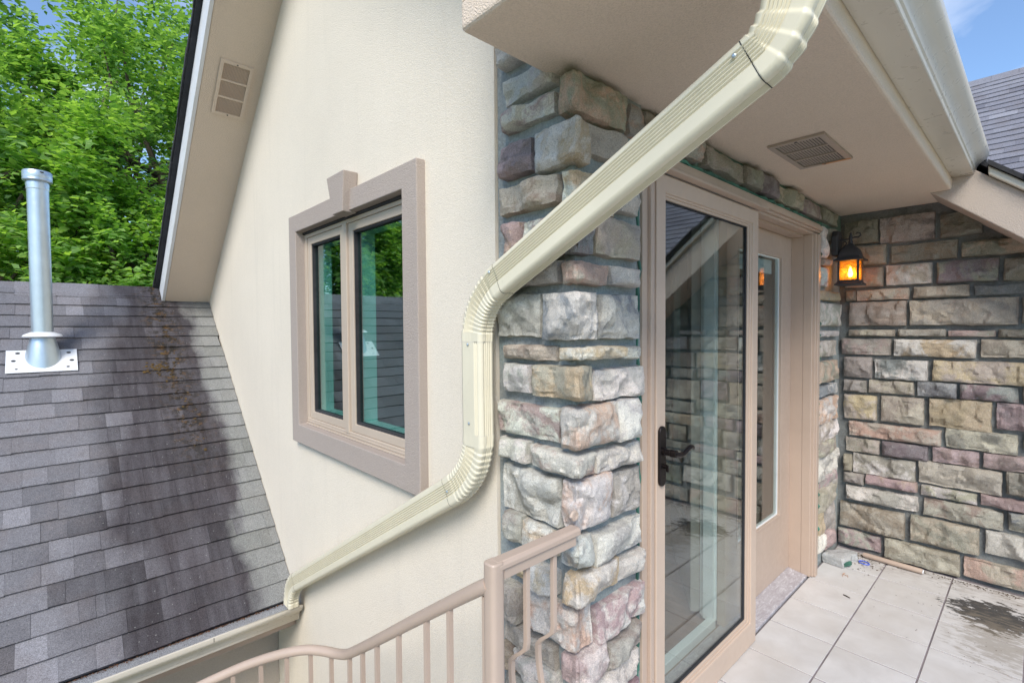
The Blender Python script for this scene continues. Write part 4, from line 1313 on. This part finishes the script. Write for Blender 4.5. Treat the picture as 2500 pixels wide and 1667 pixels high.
# ------------------------------------------------------------------ wall lantern
LX, LY = 3.617, 0.815
lan = thing('wall_lantern', 'lit black iron wall lantern with amber glass in the stone corner', 'lantern', (LX, LY, 1.745))
MB().prism([(LX - 0.045, 1.93), (LX + 0.045, 1.93), (LX + 0.055, 1.96), (LX + 0.055, 2.05), (LX + 0.035, 2.085), (LX - 0.035, 2.085), (LX - 0.055, 2.05), (LX - 0.055, 1.96)], 1, 0.872, 0.905).build('back_plate', 'iron', lan, bevel=0.004)
sc_ = [(LX, 0.872, 2.03), (LX, 0.85, 2.027), (LX, 0.83, 2.030), (LX, 0.815, 2.034), (LX, 0.795, 2.038), (LX, 0.775, 2.036), (LX, 0.764, 2.046), (LX, 0.768, 2.060), (LX, 0.782, 2.063), (LX, 0.790, 2.056)]
MB().tube(sc_, [0.006, 0.005, 0.005, 0.006, 0.005, 0.005, 0.0045, 0.004, 0.0035, 0.003], 8).build('arm', 'iron', lan, True)
MB().tube([(LX, 0.872, 1.95), (LX, 0.86, 1.975), (LX, 0.845, 1.99), (LX, 0.835, 2.005), (LX, 0.845, 2.018), (LX, 0.856, 2.01)], 0.004, 8).build('scroll', 'iron', lan, True)
MB().lathe((LX, LY), [(0.004, 2.068), (0.007, 2.063), (0.005, 2.056), (0.009, 2.05), (0.010, 2.032), (0.008, 2.022), (0.013, 2.013), (0.014, 2.006), (0.01, 2.0)], 16).build('finial', 'iron', lan, True)
def sq(rs):
    mb = MB()
    vs, fs = [], []
    for r, z in rs:
        vs += [(LX - r, LY - r, z), (LX + r, LY - r, z), (LX + r, LY + r, z), (LX - r, LY + r, z)]
    for k in range(len(rs) - 1):
        for j in range(4):
            fs.append((k * 4 + j, k * 4 + (j + 1) % 4, (k + 1) * 4 + (j + 1) % 4, (k + 1) * 4 + j))
    fs += [(3, 2, 1, 0), tuple(range(len(rs) * 4 - 4, len(rs) * 4))]
    return mb.add(vs, fs)
sq([(0.074, 1.893), (0.076, 1.900), (0.060, 1.912), (0.054, 1.925), (0.050, 1.944), (0.042, 1.963), (0.028, 1.980), (0.016, 1.994), (0.010, 2.003)]).build('roof', 'iron', lan, bevel=0.0025)
sq([(0.050, 1.892), (0.064, 1.8935)]).build('top_frame', 'iron', lan)
sq([(0.068, 1.745), (0.070, 1.752), (0.058, 1.764), (0.055, 1.776)]).build('base', 'iron', lan, bevel=0.002)
for sx in (-1, 1):
    for sy in (-1, 1):
        B(LX + sx * 0.050 - 0.0055, LX + sx * 0.050 + 0.0055, LY + sy * 0.050 - 0.0055, LY + sy * 0.050 + 0.0055, 1.774, 1.893).build('corner_post', 'iron', lan, bevel=0.001)
for ax, s in ((0, -1), (0, 1), (1, -1), (1, 1)):
    t = 0.047 * s
    if ax == 0:
        p = B(LX + t - 0.0008, LX + t + 0.0008, LY - 0.0445, LY + 0.0445, 1.777, 1.8915)
    else:
        p = B(LX - 0.0445, LX + 0.0445, LY + t - 0.0008, LY + t + 0.0008, 1.777, 1.8915)
    po = p.build('glass_pane', 'lamp_glass', lan)
    def W_(u, z):
        q = 0.0505 * s
        return (LX + q, LY + u, z) if ax == 0 else (LX + u, LY + q, z)
    lead = MB()
    lead.tube([W_(-0.044, 1.851), W_(-0.030, 1.853), W_(-0.014, 1.868), W_(0, 1.876), W_(0.014, 1.868), W_(0.030, 1.853), W_(0.044, 1.851)], 0.0013, 6)
    lead.tube([W_(-0.032, 1.854), W_(-0.016, 1.851), W_(0, 1.838), W_(0.016, 1.851), W_(0.032, 1.854)], 0.0012, 6)
    lead.tube([W_(-0.022, 1.861), W_(-0.008, 1.855), W_(0, 1.846), W_(0.008, 1.855), W_(0.022, 1.861)], 0.0011, 6)
    lead.tube([W_(0, 1.838), W_(0, 1.777)], 0.0011, 6)
    lead.build('lead_came', 'iron', po)
MB().lathe((LX, LY), [(0.009, 1.777), (0.009, 1.795)], 12).build('bulb_socket', 'white_paint', lan, True)
MB().lathe((LX, LY), [(0.006, 1.795), (0.012, 1.803), (0.0145, 1.815), (0.012, 1.83), (0.006, 1.85), (0.001, 1.862)], 16).build('bulb', 'bulb', lan, True)

# ------------------------------------------------------------------ vent pipe on the lower roof
VX, VY = -0.05, 4.85
vp = thing('vent_pipe', 'tall galvanised vent pipe with cone flashing on the shingle roof', 'vent pipe', (VX, VY, 1.28))
def plp(a, b_, h):
    return PL(a, b_, h)
b0 = (VY - YE) * ks
vs = [plp(a, b_, h) for h in (0.029, 0.032) for b_ in (b0 - 0.135, b0 + 0.085) for a in (-0.238, 0.13)]
MB().add(vs, [(0, 2, 3, 1), (4, 5, 7, 6), (0, 1, 5, 4), (2, 6, 7, 3), (0, 4, 6, 2), (1, 3, 7, 5)]).build('flashing_plate', 'zinc_white', vp)
for a, b_ in ((-0.185, b0 - 0.10), (-0.045, b0 - 0.092), (0.078, b0 - 0.095), (-0.18, b0 + 0.055), (0.085, b0 + 0.05), (-0.20, b0 - 0.02), (0.10, b0 - 0.03)):
    r_ = random.uniform(0.006, 0.011)
    MB().add([plp(a + r_ * math.cos(t) * 1.3, b_ + r_ * math.sin(t), 0.0326) for t in [k * math.pi / 5 for k in range(10)]], [tuple(range(10))]).build('tar_dab', 'shingle_edge', vp)
zb = PL(0, b0, 0.030)[2]
n = 28
cone, cf = [], []
for k, (r, hh) in enumerate(((0.098, 0.0), (0.090, 0.045), (0.072, 0.12), (0.062, 0.165))):
    for j in range(n):
        t = 2 * math.pi * j / n
        y = VY + r * math.sin(t)
        z = zb + hh + (0.9 * r * math.sin(t) if k == 0 else (0.55 * r * math.sin(t) if k == 1 else 0))
        cone.append((VX + r * math.cos(t), y, z))
for k in range(3):
    for j in range(n):
        cf.append((k * n + j, k * n + (j + 1) % n, (k + 1) * n + (j + 1) % n, (k + 1) * n + j))
MB().add(cone, cf).build('cone', 'galv', vp, True)
MB().lathe((VX, VY), [(0.098, zb + 0.150), (0.108, zb + 0.155), (0.10, zb + 0.168), (0.070, zb + 0.182), (0.063, zb + 0.186)], 28).build('storm_collar', 'zinc_white', vp, True)
MB().lathe((VX, VY), [(0.059, zb + 0.12), (0.059, 2.50)], 28).build('pipe', 'galv', vp, True)
MB().lathe((VX, VY), [(0.061, 2.49), (0.063, 2.50), (0.061, 2.51), (0.064, 2.525), (0.061, 2.54), (0.061, 2.56)], 28).build('coupling', 'galv', vp, True)
MB().lathe((VX, VY), [(0.074, 2.545), (0.080, 2.552), (0.080, 2.56), (0.078, 2.565), (0.080, 2.572), (0.080, 2.612), (0.075, 2.618), (0.02, 2.622)], 28).build('cap', 'galv', vp, True)
B(VX + 0.015, VX + 0.035, VY - 0.0812, VY - 0.076, 2.60, 2.606).build('cap_slot', 'shingle_edge', vp)

# ------------------------------------------------------------------ railing
rail = thing('metal_railing', 'tan metal railing with round handrail and bowed balusters by the pier', 'railing', (0.755, 0.867, 0))
PX, PY = 0.748, 0.872
def rsq(x, y, r, z0, z1, c):
    p = []
    for sx, sy in ((1, 1), (-1, 1), (-1, -1), (1, -1)):
        for k in range(5):
            a = math.atan2(sy, sx) - math.pi / 4 + k * math.pi / 8
            p.append((x + sx * (r - c) + c * math.cos(a), y + sy * (r - c) + c * math.sin(a)))
    return MB().prism(p, 2, z0, z1)
rsq(PX, PY, 0.0205, -0.9, 0.951, 0.013).build('post', 'rail_paint', rail, True, bevel=0.004)
MB().prism([(PY - 0.021, 0.932), (PY - 0.021, 0.944), (PY - 0.014, 0.9515), (PY + 0.014, 0.9515), (PY + 0.021, 0.944), (PY + 0.021, 0.932)], 0, PX + 0.0, 1.045).build('top_rail', 'rail_paint', rail, True, bevel=0.002)
B(PX + 0.02, 1.032, PY - 0.015, PY + 0.015, 0.905, 0.932).build('under_rail', 'rail_paint', rail, bevel=0.001)
def sq_bar(path, r):
    """square bar along a path, kept upright"""
    mb = MB()
    vs, fs = [], []
    for p in path:
        vs += [(p[0] - r, p[1] - r, p[2]), (p[0] + r, p[1] - r, p[2]), (p[0] + r, p[1] + r, p[2]), (p[0] - r, p[1] + r, p[2])]
    m = len(path)
    for k in range(m - 1):
        for j in range(4):
            fs.append((k * 4 + j, k * 4 + (j + 1) % 4, (k + 1) * 4 + (j + 1) % 4, (k + 1) * 4 + j))
    fs += [(3, 2, 1, 0), tuple(range(4 * m - 4, 4 * m))]
    return mb.add(vs, fs)
BR = 0.0066
for x in (0.856, 0.956):
    pth = []
    for k in range(46):
        z = 0.905 - k * 0.018
        t = min(max((0.70 - z) / 0.07, 0), 1)
        t2 = min(max((0.62 - z) / 0.30, 0), 1)
        bow = 0.058 * (t * t * (3 - 2 * t)) * (1 - t2 * t2 * (3 - 2 * t2))
        pth.append((x, PY + bow, z))
    sq_bar(pth, BR).build('bowed_baluster', 'rail_paint', rail, bevel=0.001)
B(PX + 0.02, 1.06, PY - 0.012, PY + 0.012, 0.06, 0.085).build('bottom_rail', 'rail_paint', rail)
B(PX - 0.008, PX + 0.012, PY + 0.026, PY + 0.037, -0.9, 0.855).build('flat_bar', 'rail_paint', rail, bevel=0.001)
# sloping handrail down the stair, then round the landing
hp = [(0.742, 0.882, 0.894), (0.738, 0.95, 0.848), (0.738, 1.20, 0.672), (0.744, 1.45, 0.493), (0.750, 1.62, 0.374), (0.751, 1.70, 0.322), (0.742, 1.765, 0.297), (0.716, 1.83, 0.288), (0.68, 1.885, 0.282), (0.636, 1.938, 0.268), (0.582, 2.008, 0.238), (0.518, 2.072, 0.206), (0.448, 2.13, 0.17), (0.36, 2.20, 0.12), (0.24, 2.27, 0.05), (0.10, 2.33, -0.04), (-0.06, 2.38, -0.14), (-0.3, 2.42, -0.30)]
def smooth_path(p, n=5):
    P = [Vector(q) for q in p]
    out = []
    for i in range(len(P) - 1):
        a, b, c, d = P[max(i - 1, 0)], P[i], P[i + 1], P[min(i + 2, len(P) - 1)]
        for k in range(n):
            t = k / n
            out.append(0.5 * ((2 * b) + (c - a) * t + (2 * a - 5 * b + 4 * c - d) * t * t + (3 * b - a - 3 * c + d) * t ** 3))
    out.append(P[-1])
    return out
sp_ = smooth_path(hp)
MB().tube(sp_, 0.0175, 16).build('handrail', 'rail_paint', rail, True)
# balusters hang from the handrail at even steps
acc, last, nb = 0.0, sp_[0], 0
step = 0.112
MBb = None
for p in sp_[1:]:
    acc += (Vector((p.x, p.y, 0)) - Vector((last.x, last.y, 0))).length
    last = p
    if acc >= step - 0.004:
        acc = 0
        top = p.z - 0.008
        if MBb is None:
            MBb = sq_bar([(0, 0, 0), (0, 0, -0.95)], BR).build('baluster', 'rail_paint', rail)
            o = MBb
        else:
            o = MBb.copy()
            COL.objects.link(o)
        o.location = Vector((p.x, p.y, top)) - rail.location
        nb += 1
        step = 0.112 if p.y < 1.7 else 0.095
lowp = [Vector((p.x, p.y, p.z - 0.93)) for p in sp_]
MB().tube(lowp, 0.012, 8).build('bottom_channel', 'rail_paint', rail, True)
# scroll bracket fixing the rail to the corner stone
spi = [(1.048 - 0.006 - 0.014 * (1 - k / 26) * math.cos(k * 0.55), 0.868 + 0.004, 0.978 + 0.014 * (1 - k / 26) * math.sin(k * 0.55)) for k in range(26)]
MB().tube(spi, [0.0055 - 0.0001 * k for k in range(26)], 8).build('scroll_bracket', 'rail_paint', rail, True)

# stair treads leading down beside the wall (mostly below the picture)
st = thing('outside_stair', 'concrete stair running down beside the cream wall', 'stair', (0.3, 1.4, -0.8))
mb = MB()
for k in range(7):
    mb.box(-0.35, 0.80, 0.93 + k * 0.25, 0.93 + (k + 1) * 0.25 + 0.02, -0.17 * (k + 1) - 0.16, -0.17 * (k + 1))
mb.build('tread', 'stucco_shade', st)

# ------------------------------------------------------------------ loose things on the floor
ch = [(3.542, 0.905), (3.56, 0.93), (3.66, 0.925), (3.70, 0.88), (3.745, 0.83), (3.752, 0.785), (3.715, 0.775), (3.69, 0.795), (3.665, 0.80), (3.60, 0.795), (3.525, 0.815)]
def rough_slab(poly, z0, z1, seed):
    R = random.Random(seed)
    n = len(poly)
    cx = sum(p[0] for p in poly) / n
    cy = sum(p[1] for p in poly) / n
    rings = []
    for sc, z in ((0.96, z0), (1.02, z0 + 0.3 * (z1 - z0)), (0.99, z0 + 0.8 * (z1 - z0)), (0.90, z1), (0.55, z1 + 0.006)):
        rings.append([(cx + (x - cx) * sc + R.uniform(-.004, .004), cy + (y - cy) * sc + R.uniform(-.004, .004), z + R.uniform(-.004, .004)) for x, y in poly])
    vs = sum(rings, []) + [(cx, cy, z1 + 0.004)]
    fs = [tuple(range(n - 1, -1, -1))]
    for k in range(4):
        for j in range(n):
            fs.append((k * n + j, k * n + (j + 1) % n, (k + 1) * n + (j + 1) % n, (k + 1) * n + j))
    fs += [(4 * n + j, 4 * n + (j + 1) % n, 5 * n) for j in range(n)]
    return MB().add(vs, fs)
chk = thing('broken_stone', 'loose broken piece of pale stone on the tiles in the corner', 'stone', (3.63, 0.86, 0))
rough_slab(ch[0:1] + [(3.545, 0.935)] + [(3.63, 0.935), (3.66, 0.88), (3.665, 0.80), (3.60, 0.79), (3.525, 0.815)], 0.002, 0.058, 4).build('slab', 'chunk', chk, bevel=0.004)
rough_slab([(3.63, 0.93), (3.70, 0.90), (3.748, 0.84), (3.754, 0.79), (3.70, 0.775), (3.668, 0.81), (3.66, 0.88)], 0.001, 0.047, 9).build('slab', 'chunk', chk, bevel=0.004)
rough_slab([(3.535, 0.808), (3.575, 0.787), (3.60, 0.783), (3.60, 0.789), (3.54, 0.812)], 0.012, 0.03, 2).build('green_smear', 'green_seal', chk)
stick = thing('pipe_offcut', 'short tan pipe offcut lying along the foot of the stone wall', 'pipe', (3.80, 0.6, 0))
MB().tube([(3.803, 0.765, 0.019), (3.80, 0.755, 0.019), (3.793, 0.475, 0.0175), (3.793, 0.468, 0.0175)], [0.013, 0.0155, 0.0155, 0.0155], 14).build('tube', 'tan_paint', stick, True)
MB().tube([(3.793, 0.4675, 0.0175), (3.793, 0.463, 0.017)], [0.013, 0.010], 10).build('broken_end', 'zinc_white', stick)
ringo = MB().tube([(3.706 + 0.022 * math.cos(t), 0.742 + 0.027 * math.sin(t), 0.006 + 0.002 * math.sin(t)) for t in [k * 2 * math.pi / 24 for k in range(24)]], 0.0032, 8, closed=True).build('plastic_ring', 'blue_plastic', None, True)
tag(ringo, 'small blue plastic ring on the floor beside the broken stone', 'ring')
tw = MB().tube([(3.184, 0.731, 0.004), (3.178, 0.715, 0.005), (3.170, 0.696, 0.004)], [0.003, 0.0035, 0.002], 6).build('dark_twig', 'twig')
tag(tw, 'short dark twig lying on the pale floor tile', 'twig')
gs = MB()
for p in ([(3.42, 0.79, .002), (3.45, 0.795, .006), (3.475, 0.79, .003)], [(3.45, 0.795, .004), (3.44, 0.775, .004)], [(3.43, 0.765, .002), (3.455, 0.775, .004)]):
    gs.tube(p, 0.0012, 5)
gso = gs.build('dry_straw', 'orange_paint')
tag(gso, 'dry straw stalk on the tile in front of the broken stone', 'straw')
mb = MB()
R = random.Random(11)
for k in range(620):
    q = R.random()
    if q < 0.6:
        x, y = 3.85 - abs(R.gauss(0, 0.03)), R.uniform(-0.6, 0.9)
    elif q < 0.85:
        x, y = R.gauss(3.72, 0.07), R.gauss(0.76, 0.06)
    else:
        x, y = R.uniform(2.9, 3.8), R.gauss(0.2, 0.25)
    if x > 3.86 or y > 0.91:
        continue
    r_ = R.uniform(0.0015, 0.005 if q < .85 else 0.0025)
    vs = [(x + r_ * math.cos(t) * R.uniform(.6, 1.3), y + r_ * math.sin(t) * R.uniform(.6, 1.3), 0.0012) for t in [i * 1.257 for i in range(5)]] + [(x, y, 0.0012 + r_ * 0.8)]
    mb.add(vs, [(i, (i + 1) % 5, 5) for i in range(5)])
do = mb.build('floor_debris', 'dirt')
do['kind'] = 'stuff'
do['label'] = 'dark crumbs and dirt along the foot of the stone wall'

# ------------------------------------------------------------------ trees behind the lower roof
def tree(label, base, crown, rad, n_clump, leaf_mat_, seed, twigs=46, sprig=0.0, leaf=0.105, top_thin=None):
    R = np.random.default_rng(seed)
    rr = random.Random(seed)
    t = thing('leafy_tree', label, 'tree', base, 'trees behind the lower roof')
    c = np.array(crown)
    # trunk and limbs
    mb = MB()
    top = Vector((crown[0], crown[1], crown[2] + rad[2] * 0.2))
    bx_ = Vector(base)
    tr = [bx_.lerp(top, k / 8) + Vector((rr.uniform(-.08, .08), rr.uniform(-.08, .08), 0)) * (1 if 0 < k < 8 else 0) for k in range(9)]
    mb.tube(tr, [0.17 - 0.016 * k for k in range(9)], 10)
    mb.build('trunk', 'bark', t, True)
    mb = MB()
    # clump centres
    u = R.normal(size=(n_clump, 3))
    u /= np.linalg.norm(u, axis=1)[:, None]
    rads = R.uniform(0.45, 1.0, n_clump) ** 0.6
    cen = c + u * rads[:, None] * np.array(rad)
    for k in range(0, n_clump, 2):
        s = tr[rr.randint(4, 8)]
        e = Vector(cen[k])
        mid = s.lerp(e, 0.5) + Vector((rr.uniform(-.2, .2), rr.uniform(-.2, .2), rr.uniform(0.0, .35)))
        mb.tube([s, s.lerp(mid, 0.6), mid, mid.lerp(e, 0.6), e], [0.05, 0.04, 0.03, 0.02, 0.008], 6)
    mb.build('limb', 'bark', t, True)
    # twigs
    V, Fc = [], []
    NT_ = twigs * n_clump
    ci = np.repeat(np.arange(n_clump), twigs)
    d = R.normal(size=(NT_, 3))
    d += u[ci] * 0.75
    d[:, 2] += 0.35
    d /= np.linalg.norm(d, axis=1)[:, None]
    cr_ = R.uniform(0.75, 1.25, n_clump)
    st_ = cen[ci] + R.normal(size=(NT_, 3)) * 0.16 * cr_[ci][:, None]
    ln = R.uniform(0.28, 0.62, NT_) * cr_[ci]
    nl = 11
    tt = (np.arange(nl) + 0.6) / nl
    P_ = st_[:, None, :] + d[:, None, :] * (ln[:, None] * tt[None, :])[:, :, None]
    droop = -0.16 * (tt ** 2)[None, :] * ln[:, None]
    P_[:, :, 2] += droop
    side = np.cross(d, np.array([0, 0, 1.0]))
    side /= (np.linalg.norm(side, axis=1)[:, None] + 1e-6)
    sgn = np.where(np.arange(nl) % 2 == 0, 1.0, -1.0)
    ax = side[:, None, :] * sgn[None, :, None] * 0.9 + d[:, None, :] * 0.65 + R.normal(size=(NT_, nl, 3)) * 0.22
    ax[:, :, 2] -= 0.12
    ax /= np.linalg.norm(ax, axis=2)[:, :, None]
    nrm = np.array([0, 0, 1.0]) + R.normal(size=(NT_, nl, 3)) * 0.38 + u[ci][:, None, :] * 0.35
    wd = np.cross(ax, nrm)
    wd /= np.linalg.norm(wd, axis=2)[:, :, None]
    nn = np.cross(wd, ax)
    size = leaf * R.uniform(0.6, 1.15, (NT_, nl)) * (1 - 0.35 * tt ** 3)[None, :]
    P_ = P_.reshape(-1, 3)
    ax, wd, nn, size = ax.reshape(-1, 3), wd.reshape(-1, 3), nn.reshape(-1, 3), size.reshape(-1, 1)
    keep = R.random(len(P_)) < 0.93
    if top_thin is not None:
        zt, f_ = top_thin
        keep &= (P_[:, 2] < zt) | (R.random(len(P_)) < f_)
    P_, ax, wd, nn, size = P_[keep], ax[keep], wd[keep], nn[keep], size[keep]
    n_ = len(P_)
    q0 = P_ + ax * size * 0.06
    q1 = P_ + ax * size * 0.45 + wd * size * 0.34 + nn * size * 0.07
    q2 = P_ + ax * size * 1.05 - nn * size * 0.10
    q3 = P_ + ax * size * 0.45 - wd * size * 0.34 + nn * size * 0.07
    allv = np.stack([q0, q1, q2, q3], axis=1).reshape(-1, 3)
    idx = np.arange(n_) * 4
    tri = np.stack([np.stack([idx, idx + 1, idx + 2], 1), np.stack([idx, idx + 2, idx + 3], 1)], 1).reshape(-1, 3)
    me = D.meshes.new('crown')
    me.vertices.add(len(allv))
    me.vertices.foreach_set('co', allv.ravel().astype(np.float32))
    me.loops.add(len(tri) * 3)
    me.loops.foreach_set('vertex_index', tri.ravel().astype(np.int32))
    me.polygons.add(len(tri))
    me.polygons.foreach_set('loop_start', (np.arange(len(tri)) * 3).astype(np.int32))
    me.polygons.foreach_set('loop_total', np.full(len(tri), 3, np.int32))
    me.update()
    me.validate()
    me.materials.append(M[leaf_mat_])
    obj('crown', me, t)
    return n_
tree('bright green leafy tree standing right behind the vent pipe', (-0.9, 8.6, -3.4), (-0.75, 8.4, 2.5), (1.8, 1.3, 2.7), 104, 'leaf_a', 21, twigs=60, leaf=0.115, top_thin=(4.0, 0.55))
tree('darker leafy tree beside the sloping roof overhang with branches showing', (1.6, 10.0, -3.4), (1.35, 9.9, 3.3), (2.1, 1.5, 3.6), 130, 'leaf_b', 22, twigs=54, leaf=0.12, top_thin=(5.2, 0.5))
tree('tall tree farthest back, its thin top broken by sky', (0.1, 13.0, -3.4), (0.8, 13.0, 4.6), (3.0, 1.7, 5.0), 130, 'leaf_b', 23, twigs=46, leaf=0.15, top_thin=(6.2, 0.38))
tree('young bright green tree peeping over the ridge next to the roof overhang', (0.95, 7.7, -3.4), (0.85, 7.7, 1.9), (0.75, 0.6, 1.25), 34, 'leaf_a', 27, twigs=52, leaf=0.11)
tree('leafy tree reflected in the casement window', (-4.2, 9.4, -3.4), (-4.0, 9.2, 2.6), (2.2, 1.5, 3.0), 70, 'leaf_b', 24, twigs=34, leaf=0.12)
